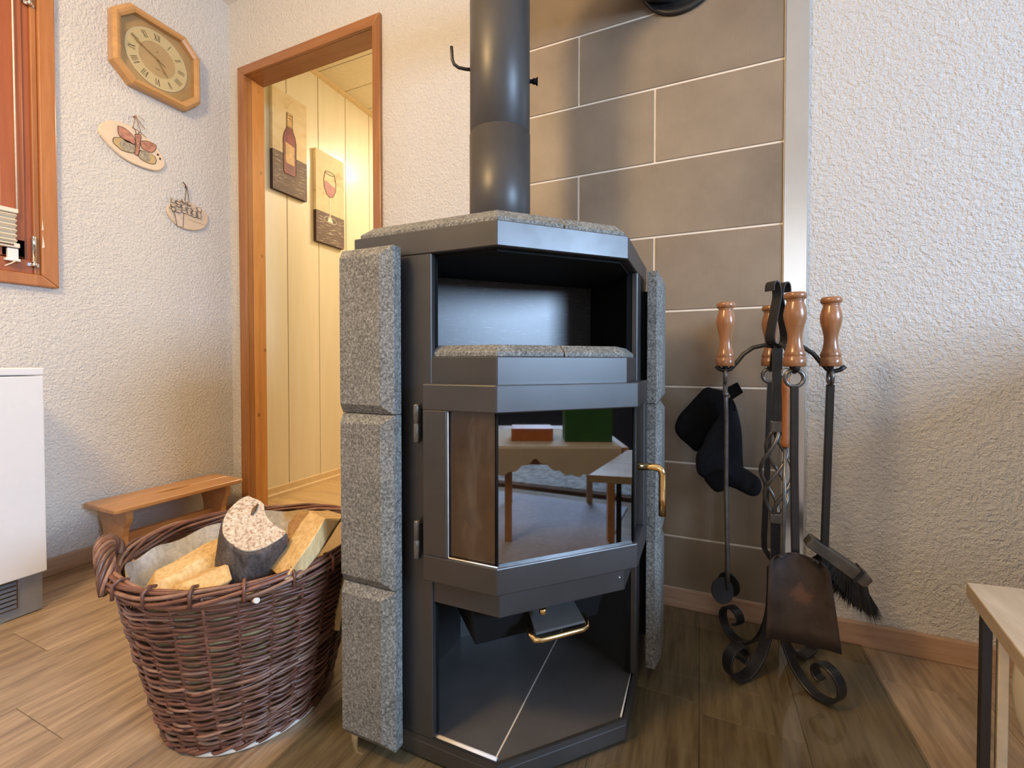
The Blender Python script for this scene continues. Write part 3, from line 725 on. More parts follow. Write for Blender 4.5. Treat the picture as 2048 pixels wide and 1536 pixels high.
# scroll feet
sp = [(.009, .235), (.010, .17), (.016, .115), (.032, .066), (.055, .030), (.085, GZ+.004), (.108, GZ+.0025), (.130, .018), (.143, .038), (.143, .060), (.131, .076), (.113, .082), (.098, .076), (.091, .062), (.096, .050), (.106, .046)]
def smoothp(p, n=4):
    out = []
    for i in range(len(p)-1):
        p0 = p[max(i-1, 0)]; p1 = p[i]; p2 = p[i+1]; p3 = p[min(i+2, len(p)-1)]
        for k in range(n):
            t = k/n; out.append(tuple(.5*((2*b)+(-a+c)*t+(2*a-5*b+4*c-d)*t*t+(-a+3*b-3*c+d)*t**3) for a, b, c, d in zip(p0, p1, p2, p3)))
    return out+[p[-1]]
for k in range(4):
    a = PI/4+k*PI/2; d = Vector((math.cos(a), math.sin(a), 0)); c = Vector((CX, CY, 0)); wv = (-d.y, d.x, 0)
    obj('scroll_foot', MB().strap([tuple(c+d*r_+Vector((0, 0, z))) for r_, z in smoothp(sp)], wv, .025, .005), M_IRON, ts, bevel=.0008, seg=1)
# lyre finial
lw = [(.0, .741), (.014, .742), (.022, .750), (.024, .764), (.018, .790), (.009, .825), (.003, .850), (.004, .866), (.010, .879), (.018, .883), (.025, .877), (.027, .862)]
for s_ in (-1, 1):
    sh_ = Vector((S2, S2, 0)); c = Vector((CX, CY, 0))
    obj('finial_strap', MB().strap([tuple(c+sh_*(s_*r_)+Vector((0, 0, z))) for r_, z in smoothp(lw)], (-S2, S2, 0), .022, .0032), M_IRON, ts)

HPROF = [(.0001, 0), (.019, 0), (.0205, .002), (.0205, .018), (.0185, .0195), (.0190, .022), (.0200, .025), (.0175, .031), (.0145, .042), (.0128, .056), (.0135, .068), (.0165, .082), (.0198, .096), (.0207, .106), (.0190, .118), (.0155, .130), (.0150, .133), (.0165, .1345), (.0150, .136), (.0185, .137), (.0203, .141), (.0203, .146), (.0175, .150), (.0001, .1515)]
def hang_tool(name, label, k, dz=0, s=1.0):
    a = k*PI/2+(.145 if k == 3 else 0); d = Vector((math.cos(a), math.sin(a), 0)); p = Vector((CX, CY, 0))+d*(.100 if k == 0 else .106)
    t = thing(name, label, 'fire tool', (p.x, p.y, .66), 'fireside tools hanging on the stand')
    obj('handle', MB().lathe([(r_*s, z*s) for r_, z in HPROF], (p.x, p.y, .6935+dz), 28), M_HANDLE, t)
    q = Vector((-d.y, d.x, 0)); ring = []
    for i in range(24):
        b = 2*PI*i/24; ring.append(tuple(Vector((p.x, p.y, .670))+q*(.0168*math.cos(b))+Vector((0, 0, .0168*math.sin(b)))))
    obj('ring', MB().tube(ring, .0042, 8, closed=True), M_IRONB, t)
    obj('tang', MB().tube([(p.x, p.y, .686), (p.x, p.y, .696)], .006, 8), M_IRON, t)
    return t, p, d
# front: shovel
t, p, d = hang_tool('fire_shovel', 'fireside shovel with turned wooden handle and rusty curved blade, front of the stand', 3)
obj('shaft', MB().tube([(p.x, p.y, .654), (p.x+.001, p.y, .5), (p.x+.006, p.y+.004, .30)], .0095, 4, smooth=False, rot=PI/4), M_IRON, t, bevel=.001, seg=1)
rows_ = []; NX = 13
VV = [0, .012, .03, .06, .10, .16, .28, .42, .56, .70, .85, 1.0]
for i in range(12):
    v = VV[i]; z = .318-.172*v
    hw_ = (.050+.013*v)*(.55+.45*math.sqrt(max(0, 1-(1-min(1, v/.16))**2)))
    cx_ = p.x+.004+.009*v; yy = p.y-.002-.012*v
    row = []
    for j in range(NX):
        u_ = -1+2*j/(NX-1); dep = -.024*(abs(u_)**2.6)*(1-.35*v)
        zz = z-(.010*abs(u_)**2 if i == 0 else 0)-(0.006*(1-u_*u_) if i == 11 else 0)
        row.append((cx_+u_*hw_, yy+dep-.010, zz))
    rows_.append(row)
bm_ = MB(); vs = [q for r_ in rows_ for q in r_]; nv = len(vs); vs2 = [(x, y+.0022, z) for x, y, z in vs]
fs = []
for i in range(11):
    for j in range(NX-1):
        k = i*NX+j; fs.append((k, k+1, k+NX+1, k+NX)); fs.append((nv+k+NX, nv+k+NX+1, nv+k+1, nv+k))
edge = [j for j in range(NX)]+[i*NX+NX-1 for i in range(1, 12)]+[11*NX+j for j in range(NX-2, -1, -1)]+[i*NX for i in range(10, 0, -1)]
for a, b_ in zip(edge, edge[1:]+edge[:1]): fs.append((a, nv+a, nv+b_, b_))
bm_.add(vs+vs2, fs, True); obj('blade', bm_, M_SHOVEL, t)
# right: brush
t, p, d = hang_tool('hearth_brush', 'hearth brush with turned wooden handle and black bristle head, right of the stand', 0)
obj('shaft', MB().tube([(p.x, p.y, .654), (p.x-.004, p.y, .45), (p.x-.007, p.y, .29)], .0095, 4, smooth=False, rot=PI/4), M_IRON, t, bevel=.001, seg=1)
ba = Vector((.83, .0, -.557)).normalized(); bn = Vector((-.557, 0, -.83)); bc = Vector((p.x+.017, p.y, .272)); bw = Vector((0, 1, 0))
blk = []
for (s_, wd, th) in ((-.068, .013, .009), (-.064, .017, .012), (.056, .019, .013), (.064, .016, .010)):
    c = bc+ba*s_; blk.append([c+bw*wd+bn*th, c-bw*wd+bn*th, c-bw*wd-bn*th, c+bw*wd-bn*th])
obj('brush_head', MB().loft([[tuple(q) for q in r_] for r_ in blk], smooth=False), M_GREYP and plain('worn dark wood', (.075, .068, .058), .5, var=.3), t, bevel=.002)
obj('brush_clip', MB().loft([[tuple(bc+ba*s_+bw*w1*.0205+bn*n1*.0155) for w1, n1 in ((1, 1), (-1, 1), (-1, -1), (1, -1))] for s_ in (.036, .042)], smooth=False), M_IRON, t)
br = MB(); rr = random.Random(2)
for i in range(1500):
    s_ = rr.uniform(-.030, .066); wd = rr.uniform(-.017, .017); f = (s_+.030)/.096
    b0 = bc+ba*s_+bw*wd+bn*.012
    dr_ = (bn*(1.0)+ba*(.1+1.3*f*f)+Vector((rr.uniform(-.25, .25), rr.uniform(-.35, .35), rr.uniform(-.25, .25)))).normalized()
    ln = rr.uniform(.040, .054)*(.7+.95*f); b1 = b0+dr_*ln; mid = b0+dr_*ln*.55+Vector((rr.uniform(-.003, .003), rr.uniform(-.003, .003), 0)); e1 = dr_.cross(bw); 
    if e1.length < .1: continue
    e1 = e1.normalized()*.0007; e2 = dr_.cross(e1).normalized()*.0007
    br.add([b0+e1, b0-e1*.5+e2, b0-e1*.5-e2, mid+e1, mid-e1*.5+e2, mid-e1*.5-e2, b1], [(0, 1, 4, 3), (1, 2, 5, 4), (2, 0, 3, 5), (3, 4, 6), (4, 5, 6), (5, 3, 6)])
core = []
for s_, ln in ((-.03, .026), (0, .040), (.04, .062), (.066, .060)):
    c = bc+ba*s_; f = (s_+.05)/.13; dd = (bn+ba*.8*f).normalized(); core.append([c+bw*.016+bn*.008, c-bw*.016+bn*.008, c-bw*.020+dd*ln, c+bw*.020+dd*ln])
br.loft([[tuple(q) for q in r_] for r_ in core], smooth=False)
bo = obj('bristles', br, M_BRISTLE, t); bo['kind'] = 'stuff'
# left: tongs
t, p, d = hang_tool('fire_tongs', 'fireside tongs with turned wooden handle and round gripping discs, left of the stand', 2)
for s_ in (-1, 1):
    obj('tong_arm', MB().tube([(p.x, p.y+s_*.003, .655), (p.x+.001, p.y+s_*.010, .625), (p.x+.003, p.y+s_*.006, .57), (p.x+.004, p.y+s_*.006, .40), (p.x+.008, p.y+s_*.013, .24), (p.x+.008, p.y+s_*.016, .17)], .0048, 8), M_IRONB if s_ < 0 else M_IRON, t)
    dn = Vector((.25, s_*.55, .1)).normalized(); cc = Vector((p.x+.005+s_*.008, p.y+s_*.020, .168))
    e1 = dn.cross(Vector((0, 0, 1))).normalized(); e2 = dn.cross(e1)
    rings = [[tuple(cc+dn*o_+e1*(r_*math.cos(2*PI*k/20))+e2*(r_*1.15*math.sin(2*PI*k/20))) for k in range(20)] for o_, r_ in ((-.002, .001), (-.002, .026), (.002, .026), (.002, .001))]
    obj('grip_disc', MB().loft(rings, smooth=False), M_IRON, t)
obj('pivot', MB().lathe([(.0001, -.016), (.006, -.016), (.006, .016), (.0001, .016)], (p.x+.001, p.y, .628), 10, 'y'), M_IRONB, t)
# back: poker
t, p, d = hang_tool('fire_poker', 'fireside poker with turned wooden handle and hooked tip, behind the stand column', 1)
obj('shaft', MB().tube([(p.x, p.y, .654), (p.x-.004, p.y, .45), (p.x-.010, p.y, .262), (p.x-.009, p.y, .236), (p.x+.002, p.y-.004, .216), (p.x+.022, p.y-.006, .200)], [.0085, .0085, .0085, .0085, .007, .004], 4, smooth=False, rot=PI/4), M_IRON, t)
# extra small rake with worn handle
t = thing('ash_rake', 'thin iron ash rake with short worn orange-brown handle behind the shovel shaft', 'fire tool', (.177, 1.09, .4))
ex, ey = .170, 1.090
obj('handle', MB().lathe([(.0001, 0), (.0062, 0), (.0085, .004), (.0088, .012), (.0068, .022), (.0068, .10), (.0082, .125), (.0076, .148), (.0001, .150)], (ex, ey, .520), 14), M_RUSTW, t)
obj('shaft', MB().tube([(ex, ey, .522), (ex-.001, ey, .36), (ex-.004, ey, .14), (ex-.012, ey-.002, .118), (ex-.024, ey-.004, .124)], .004, 8), M_IRONB, t)
obj('hanging_loop', MB().tube([(ex+.009*math.cos(a), ey, .680+.010*math.sin(a)) for a in [2*PI*i/14 for i in range(14)]], .0014, 6, closed=True), M_IRONB, t)

# oven mitts behind the tongs
def cushion(poly, y, th, nrm=.75):
    n = len(poly); cx_ = sum(p[0] for p in poly)/n; cz_ = sum(p[1] for p in poly)/n; rings = []
    pts = smoothp(poly+[poly[0]], 4)[:-1]
    for o_, k in ((0, .02), (0, .55), (.25, .86), (.55, .97), (1, 1.0), (1.45, .97), (1.75, .86), (2, .55), (2, .02)):
        rings.append([(cx_+(x-cx_)*k, y-th+th*o_, cz_+(z-cz_)*k) for x, z in pts])
    return MB().loft(rings)
ph = [(.0221, .6376), (.0485, .631), (.0607, .6257), (.0634, .6019), (.0485, .5504), (.02, .503), (-.003, .4653), (-.03, .484), (-.0518, .504), (-.0602, .527), (-.0494, .5599), (-.02, .597), (.0091, .6316)]
tag(obj('pot_holder', cushion(ph, 1.262, .009), M_CLOTH), 'black square quilted pot holder hanging behind the tongs', 'pot holder')
mt = [(.0737, .6187), (.086, .5893), (.0973, .5329), (.1003, .4655), (.1053, .4361), (.1349, .4203), (.1421, .397), (.1353, .3774), (.1189, .3727), (.0974, .381), (.0828, .3875), (.0632, .3907), (.0534, .38), (.0359, .3793), (.013, .4047), (-.0038, .4198), (-.0067, .4618), (.0073, .4882), (.0223, .5255), (.047, .5684), (.0616, .6047)]
om = thing('oven_mitt', 'dark navy oven mitt with thumb hanging behind the tongs', 'oven mitt', (.05, 1.22, .38))
obj('mitt', cushion(mt, 1.222, .016), M_CLOTHN, om)
obj('cuff', cushion([(.013, .4047), (.0359, .432), (.062, .436), (.075, .420), (.0632, .3907), (.0534, .38), (.0359, .3793)], 1.208, .007), M_CLOTH, om)
obj('hanging_tab', MB().prism([(.060, 1.19, .640), (.085, 1.19, .655), (.098, 1.19, .630), (.074, 1.19, .612)], (0, .006, 0)), M_CLOTH, om, bevel=.002)
obj('loop', MB().tube([(.070, 1.195, .612), (.078, 1.19, .60), (.080, 1.195, .585)], .0022, 6), M_CLOTH, om)

# ------------------------------------------------------------------ wicker basket
BX, BY, BH = -.867, .628, .33
bk = thing('log_basket', 'round brown wicker log basket with rope-like handles beside the stove', 'basket', (BX, BY, 0))
RB, RT = .146, .218
def rad(z): t = z/BH; return RB+(RT-RB)*(t**.85)
NS = 26
rb = random.Random(11)
for k in range(NS):
    a = 2*PI*k/NS
    obj('stake', MB().tube([(BX+rad(z)*math.cos(a), BY+rad(z)*math.sin(a), z) for z in [.004+i*.0315 for i in range(11)]], .0030, 6), M_WICK, bk)
NR = 54
for i in range(NR):
    z = .012+i*(BH-.032)/(NR-1); ph_ = (i % 2)*PI; pts = []; n = NS*6; zr = rb.uniform(-.0012, .0012); w1 = rb.uniform(0, 6)
    for k in range(n):
        a = 2*PI*k/n; r_ = rad(z)+.0036*math.sin(NS/2*a+ph_)*1.0+.0006*math.sin(5*a+w1)
        pts.append((BX+r_*math.cos(a), BY+r_*math.sin(a), z+zr+.0016*math.sin(3*a+w1)+.0012*math.sin(11*a+2*w1)))
    obj('willow_rod', MB().tube(pts, rb.uniform(.0024, .0034), 6, closed=True), M_WICKL if rb.random() < .18 else M_WICK, bk)
# slanting rods of the woven body, lapping outside
for i in range(70):
    a0 = rb.uniform(0, 2*PI); z = rb.uniform(.03, .29); da = rb.uniform(.45, .8); pts = []
    for k in range(16):
        t = k/15; a = a0+da*t; zz = z+.014*t; r_ = rad(zz)+.0036+.0026*math.sin(NS/2*a+(i % 2)*PI); pts.append((BX+r_*math.cos(a), BY+r_*math.sin(a), zz))
    obj('willow_rod', MB().tube(pts, [.0012]+[.0026]*14+[.0010], 6), M_WICKL if rb.random() < .35 else M_WICK, bk)
# twisted rim and foot border
for k in range(8):
    pts = []; sd = rb.uniform(0, 6)
    for i in range(180):
        a = 2*PI*i/180; tw = a*2+k*2*PI/8; wob = .004*math.sin(2*a+.6)
        r_ = RT+.001+.0085*math.cos(tw)+.0012*math.sin(7*a+sd); pts.append((BX+r_*math.cos(a), BY+r_*math.sin(a), BH-.008+wob+.0125*math.sin(tw)+.0015*math.sin(9*a+sd)))
    obj('rim_rod', MB().tube(pts, rb.uniform(.0030, .0039), 7, closed=True), M_WICKL if k % 3 == 1 else M_WICK, bk)
for k in range(3):
    pts = []
    for i in range(150):
        a = 2*PI*i/150; tw = a*9+k*2*PI/3; r_ = RB+.004+.005*math.cos(tw); pts.append((BX+r_*math.cos(a), BY+r_*math.sin(a), .0105+.0055*math.sin(tw)))
    obj('foot_rod', MB().tube(pts, .0034, 6, closed=True), M_WICK, bk)
lab(obj('foot_cane', MB().tube([(BX+(RB+.006)*math.cos(a), BY+(RB+.006)*math.sin(a), .0045) for a in [-1.25+i*.06 for i in range(24)]], .004, 6), M_CANE, bk), 'pale cane strip at the foot')
for k in range(9):
    a = -2.0+k*.33; rz = RT+.013
    obj('rim_wrap', MB().tube([(BX+(RT-.010)*math.cos(a), BY+(RT-.010)*math.sin(a), BH+.004), (BX+(RT+.002)*math.cos(a), BY+(RT+.002)*math.sin(a), BH+.009), (BX+rz*math.cos(a), BY+rz*math.sin(a), BH+.002), (BX+rz*math.cos(a), BY+rz*math.sin(a), BH-.022)], .003, 6), M_WICK, bk)
lab(obj('cut_end', MB().tube([(BX+(RT+.004)*math.cos(-.62), BY+(RT+.004)*math.sin(-.62), BH-.028), (BX+(RT+.017)*math.cos(-.60), BY+(RT+.017)*math.sin(-.60), BH-.024)], .0045, 10), M_CANE, bk), 'pale cut rod end')
# handles: arch of twisted rods
def handle(ac, span, up, out, dn):
    base = []
    for i in range(27):
        t = i/26; a = ac-span/2+span*t; e_ = math.sin(PI*t)
        z = BH-.010+up*e_-dn*(max(0, .25-t)/.25)**1.2*.9-dn*.3*(max(0, t-.8)/.2); r_ = RT+.006+out*e_
        base.append(Vector((BX+r_*math.cos(a), BY+r_*math.sin(a), z)))
    for k in range(9):
        pts = []
        for i, p in enumerate(base):
            tn = (base[min(i+1, 26)]-base[max(i-1, 0)]).normalized(); u1 = Vector((math.cos(ac), math.sin(ac), 0)); u1 = (u1-tn*u1.dot(tn)).normalized(); u2 = tn.cross(u1)
            th = i/26*2*PI*1.9+k*2*PI/8; rr_ = .0112 if k else 0
            pts.append(tuple(p+u1*rr_*math.cos(th)+u2*rr_*math.sin(th)))
        obj('handle_rod', MB().tube(pts, .0041, 7), M_WICKL if k % 2 == 0 else M_WICK, bk)
handle(math.radians(236), .62, .052, .006, .05)
handle(math.radians(58), .66, .050, .030, .04)
# liner
rings = []
for z, o_ in ((.03, -.010), (.10, -.010), (.2, -.011), (.315, -.012), (.317, -.014), (.2, -.014), (.10, -.013), (.032, -.013)):
    rings.append([(BX+(rad(z)+o_+.0015*math.sin(9*a+z*30))*math.cos(a), BY+(rad(z)+o_+.0015*math.sin(9*a+z*30))*math.sin(a), z+(.008*math.sin(3*a+1)+.004*math.sin(11*a) if z > .3 else 0)) for a in [2*PI*i/90 for i in range(90)]])
tag(obj('basket_liner', MB().loft(rings), M_LINER, origin=(BX, BY, .03)), 'crumpled grey plastic and brown paper liner inside the log basket', 'liner')

# ------------------------------------------------------------------ firewood
GW = 'split firewood in the wicker basket'
fc = [(-.8112, .5806, .4392), (-.815, .5683, .4365), (-.8125, .5478, .4273), (-.8044, .5298, .4162), (-.7898, .5153, .4029), (-.7742, .5082, .392), (-.7513, .5083, .38), (-.7287, .5151, .3708), (-.7156, .5302, .3696), (-.709, .5481, .373), (-.706, .5777, .3828), (-.7245, .5756, .3917), (-.7464, .5745, .4028), (-.7656, .5802, .4151), (-.7773, .5877, .4241), (-.791, .5872, .4311), (-.8005, .5834, .4346)]
lg = thing('firewood_log', 'thick round log with pale sawn end and grey bark sticking out of the basket', 'firewood', (-.77, .56, .25), GW)
nrm = Vector((.441, -.321, .839)).normalized(); cen = sum((Vector(p) for p in fc), Vector())/len(fc)
fcs = smoothp(fc+[fc[0]], 3)[:-1]
axd = -(nrm*.75+Vector((.05, .08, .45))).normalized()
rr = random.Random(4); br_ = []
for d_, s_ in ((0.0, 1.02), (.004, 1.075), (.03, 1.10), (.06, 1.14), (.09, 1.18), (.13, 1.16), (.17, 1.0)):
    br_.append([tuple(cen+(Vector(p)-cen)*(s_+rr.uniform(-.025, .025))+axd*d_) for p in fcs])
obj('bark', MB().loft(br_), M_BARK, lg)
obj('cut_face', MB().prism([tuple(Vector(p)) for p in fcs], tuple(axd*.012)).xf(Matrix.Translation(-axd*.002)), M_CUT, lg)
pc = Vector((-.783, .580, .4275)); obj('crack', MB().tube([tuple(pc+nrm*.0012), tuple(pc+nrm*.0012+Vector((.004, -.010, -.006))), tuple(pc+nrm*.0012+Vector((.010, -.020, -.0128)))], [.0012, .004, .0022], 6), M_INK, lg)
obj('knot', MB().lathe([(.0001, -.02), (.016, -.014), (.021, 0), (.014, .014), (.0001, .018)], (-.826, .567, .405), 12), M_BARK, lg)
def splitlog(label, tops, axis, length, m1, m2):
    t_ = Vector((0, 0, 0)); pts = [Vector(p) for p in tops]; c = sum(pts, Vector())/len(pts); ax = Vector(axis).normalized()
    o = thing('firewood_log', label, 'firewood', tuple(c+ax*length*.6), GW)
    rr_ = random.Random(len(label)); R = []
    for k in range(6):
        t = k/5; R.append([tuple(p+ax*length*t+Vector((rr_.uniform(-1, 1), rr_.uniform(-1, 1), rr_.uniform(-1, 1)))*.0016) for p in pts])
    obj('split_body', MB().loft(R, smooth=False), m1, o, bevel=.0015, seg=1)
    e_ = MB().prism([tuple(c+(p-c)*.985-ax*.0012) for p in pts], tuple(ax*.003)); obj('end_grain', e_, m2, o)
    return o
splitlog('pale split log lying at the left of the basket under the grey liner', [(-.920, .610, .330), (-.885, .600, .356), (-.840, .575, .352), (-.822, .548, .326), (-.860, .556, .295), (-.915, .585, .295)], (-.030, -.130, -.036), .135, M_SPLIT, M_SPLIT)
splitlog('short pale split log at the front rim of the basket', [(-.808, .520, .330), (-.770, .510, .344), (-.738, .496, .328), (-.755, .480, .298), (-.812, .495, .296)], (-.06, -.062, -.03), .078, M_SPLIT, M_SPLIT)
splitlog('yellow split log leaning at the right side of the basket next to the stove', [(-.7026, .6281, .410), (-.6386, .6072, .410), (-.630, .635, .402), (-.650, .668, .396), (-.690, .665, .400)], (-.024, -.085, -.10), .115, M_SPLIT, M_SPLIT)
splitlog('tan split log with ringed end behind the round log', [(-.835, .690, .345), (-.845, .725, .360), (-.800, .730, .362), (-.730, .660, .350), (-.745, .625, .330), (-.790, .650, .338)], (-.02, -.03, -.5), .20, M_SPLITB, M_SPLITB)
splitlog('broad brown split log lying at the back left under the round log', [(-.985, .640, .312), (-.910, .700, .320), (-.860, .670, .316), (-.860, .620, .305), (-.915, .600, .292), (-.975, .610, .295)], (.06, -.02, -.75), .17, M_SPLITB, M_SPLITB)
splitlog('splintered yellow log half hidden behind the stone slab at the basket edge', [(-.672, .706, .408), (-.645, .700, .412), (-.640, .680, .398), (-.662, .684, .392)], (-.08, -.05, -.8), .24, M_SPLIT, M_SPLIT)

# ------------------------------------------------------------------ bench
bn_ = thing('low_bench', 'low honey-coloured wooden bench with slotted top against the left wall', 'bench', (-1.85, 1.02, 0))
zt = .220; th = .016; x0, x1, y0, y1 = -1.948, -1.748, .793, 1.235; xm = -1.852
def board(xa, xb, notch):
    n = 14; pts = []
    cxs = []
    for i in range(n+1):
        t = i/n; yy = .955+.13*t; cxs.append((yy, .017*math.sin(PI*t)))
    if notch > 0: pts = [(xa, y0+.012), (xa+.01, y0), (xb, y0)]+[(xb-o_, yy) for yy, o_ in cxs]+[(xb, y1), (xa+.01, y1), (xa, y1-.012)]
    else: pts = [(xb, y0), (xb, y1)]+[(xa, y1)]+[(xa+o_, yy) for yy, o_ in cxs[::-1]]+[(xa, y0)]
    if notch < 0: pts = [(xb-.01, y0), (xb, y0+.012), (xb, y1-.012), (xb-.01, y1), (xa, y1)]+[(xa+o_, yy) for yy, o_ in cxs[::-1]]+[(xa, y0)]
    return MB().zprism(pts, zt-th, zt)
obj('top_board', board(x0, xm-.0015, 1), M_BENCH, bn_, bevel=.004, seg=3)
obj('top_board', board(xm+.0015, x1, -1), M_BENCH, bn_, bevel=.004, seg=3)
for yy in (.842, 1.178):
    pr = []
    pf = [(.095, .0), (.095, .03), (.070, .045), (.058, .075), (.057, .11), (.066, .14), (.080, .158), (.087, .175), (.085, .204)]
    cc = -1.852
    pts = [(cc+r_, z) for r_, z in pf]+[(cc-r_, z) for r_, z in pf[::-1]]
    obj('leg', MB().prism([(x, yy-.010, z) for x, z in pts], (0, .020, 0)), M_BENCH, bn_, bevel=.002)
obj('stretcher', MB().box(cc-.012, cc+.010, .850, 1.170, .055, .105), M_BENCH, bn_, bevel=.002)

# ------------------------------------------------------------------ storage heater
ht = thing('storage_heater', 'white storage heater cabinet on a grey vented base at the left edge', 'heater', (-1.84, .2, 0))
HXF = -1.70; HY1_ = .6135; HY0_ = -.25
obj('cabinet', MB().box(XL+.014, HXF, HY0_, HY1_, .112, .6655), M_WHITE, ht, bevel=.003)
obj('lid', MB().box(XL+.014, HXF+.0015, HY0_, HY1_+.001, .6675, .688), M_WHITE, ht, bevel=.003)
base_ = obj('base', MB().box(XL+.014, HXF-.018, HY0_+.02, HY1_-.004, .002, .112).box(XL+.014, HXF-.0185, HY0_+.02, .535, .0, .03), M_GREYP, ht, bevel=.001, seg=1)
gr = obj('grille_recess', MB().box(HXF-.022, HXF-.0165, HY0_+.05, .560, .028, .108), M_INK, ht)
for k in range(6):
    z = .0335+k*.0125
    obj('grille_slat', MB().prism([(HXF-.018, HY0_+.05, z), (HXF-.009, HY0_+.05, z+.001), (HXF-.011, HY0_+.05, z+.0085), (HXF-.018, HY0_+.05, z+.0075)], (0, .555-HY0_-.05, 0)), M_VENT, ht)

# ------------------------------------------------------------------ clock (local: y along wall, z up, x out of wall)
ck = thing('wall_clock', 'octagonal oak wall clock with Roman numerals, high on the left wall', 'clock', (XL, 1.047, 1.74))
def octy(cy, cz, hw, hh, cut): return [(cy-hw, cz-hh+cut), (cy-hw+cut, cz-hh), (cy+hw-cut, cz-hh), (cy+hw, cz-hh+cut), (cy+hw, cz+hh-cut), (cy+hw-cut, cz+hh), (cy-hw+cut, cz+hh), (cy-hw, cz+hh-cut)]
ccy, ccz = 1.044, 1.884
def fr_ring(o0, o1, x0, x1, x2):
    R = []
    for x, h, k in ((XL+.001, o0, 0), (x0, o0, 0), (x1, o0-.010, 0), (x2, o1+.008, 0), (x2-.006, o1, 0), (XL+.012, o1, 0)):
        R.append([(x, y, z) for y, z in octy(ccy, ccz, h, h*.985, h*.37)])
    return R
R = fr_ring(.150, .124, XL+.032, XL+.042, XL+.040)
for i in range(8):
    j = (i+1) % 8; seg = [[r_[i], r_[j]] for r_ in R]
    vs = [q for s_ in seg for q in s_]; fs = [(2*k, 2*k+1, (2*k+3) % 12, (2*k+2) % 12) for k in range(5)]+[(10, 11, 1, 0)]
    fs += [tuple(range(0, 12, 2)), tuple(range(1, 12, 2))]
    obj('frame_side', MB().add(vs, fs), M_OAK, ck, bevel=.0008, seg=1)
obj('back_board', MB().prism([(XL+.002, y, z) for y, z in octy(ccy, ccz, .125, .123, .046)], (.012, 0, 0)), M_DIAL, ck)
DX = XL+.0145; DR = .106
def disc(r0, r1, x0, x1, n=56):
    return MB().loft([[(x, ccy+r_*math.cos(2*PI*k/n), ccz+r_*math.sin(2*PI*k/n)) for k in range(n)] for x, r_ in ((x0, r0), (x1, r0), (x1, r1), (x0, r1))], smooth=False, closed=True)
dl = obj('chapter_ring', disc(.064, DR, DX, DX+.0015), M_DIALR, ck)
obj('centre_disc', disc(.0005, .064, DX-.0005, DX+.0010), M_DIALC, ck)
obj('ring_line', disc(.0625, .0645, DX+.001, DX+.0022), M_DIALR, ck); obj('ring_line', disc(DR-.001, DR+.001, DX, DX+.0022), M_CERAM, ck)
nums = ['XII', 'I', 'II', 'III', 'IIII', 'V', 'VI', 'VII', 'VIII', 'IX', 'X', 'XI']
HN = .024
def stroke(mb, a, b, w_, F):
    d = Vector((b[0]-a[0], b[1]-a[1])); n_ = Vector((-d.y, d.x)).normalized()*w_/2
    q = [(a[0]-n_.x, a[1]-n_.y), (b[0]-n_.x, b[1]-n_.y), (b[0]+n_.x, b[1]+n_.y), (a[0]+n_.x, a[1]+n_.y)]
    mb.prism([F(*p) for p in q], (.0006, 0, 0))
for i, s_ in enumerate(nums):
    th_ = PI/2-i*PI/6; c_ = (ccy+.085*math.cos(th_), ccz+.085*math.sin(th_)); ux = (math.sin(th_), -math.cos(th_)); uy = (math.cos(th_), math.sin(th_))
    F = lambda a, b, c_=c_, ux=ux, uy=uy: (DX+.0015, c_[0]+ux[0]*a+uy[0]*b, c_[1]+ux[1]*a+uy[1]*b)
    wd = {'I': .0052, 'V': .012, 'X': .012}; tot = sum(wd[q] for q in s_); x = -tot/2; mb = MB()
    for q in s_:
        m_ = x+wd[q]/2
        if q == 'I': stroke(mb, (m_, -HN/2), (m_, HN/2), .0020, F)
        if q == 'V': stroke(mb, (m_-.004, HN/2), (m_, -HN/2), .0026, F); stroke(mb, (m_+.004, HN/2), (m_, -HN/2), .0012, F)
        if q == 'X': stroke(mb, (m_-.004, HN/2), (m_+.004, -HN/2), .0026, F); stroke(mb, (m_+.004, HN/2), (m_-.004, -HN/2), .0012, F)
        x += wd[q]
    obj('numeral', mb, M_INK, ck)
def hand(ang, L, tail, wd, x):
    th_ = math.radians(90-ang); u_ = Vector((math.cos(th_), math.sin(th_))); n_ = Vector((-u_.y, u_.x))
    pr = [(-tail, .0012), (0, .0018), (L*.55, .0016), (L*.68, wd), (L*.78, wd*.7), (L*.86, .0012), (L, .0005)]
    pts = [u_*a+n_*b for a, b in pr]+[u_*a-n_*b for a, b in pr[::-1]]
    return MB().prism([(x, ccy+p.x, ccz+p.y) for p in pts], (.0008, 0, 0))
obj('minute_hand', hand(294, .098, .030, .0045, DX+.006), M_GOLD, ck)
obj('hour_hand', hand(145, .060, .012, .0055, DX+.004), M_GOLD, ck)
obj('hand_boss', MB().lathe([(.0001, 0), (.003, 0), (.003, .009), (.0001, .009)], (DX, ccy, ccz), 12, 'x'), M_GOLD, ck)
fl_ = MB(); F = lambda a, b: (DX+.0012, ccy+a, ccz+b)
stroke(fl_, (-.007, -.035), (.007, -.035), .0018, F); stroke(fl_, (-.002, .030), (.003, .033), .003, F); obj('dial_mark', fl_, M_INK, ck)
obj('cover_glass', MB().prism([(XL+.030, y, z) for y, z in octy(ccy, ccz, .1235, .1215, .0457)], (.0015, 0, 0)), M_PANE, ck)

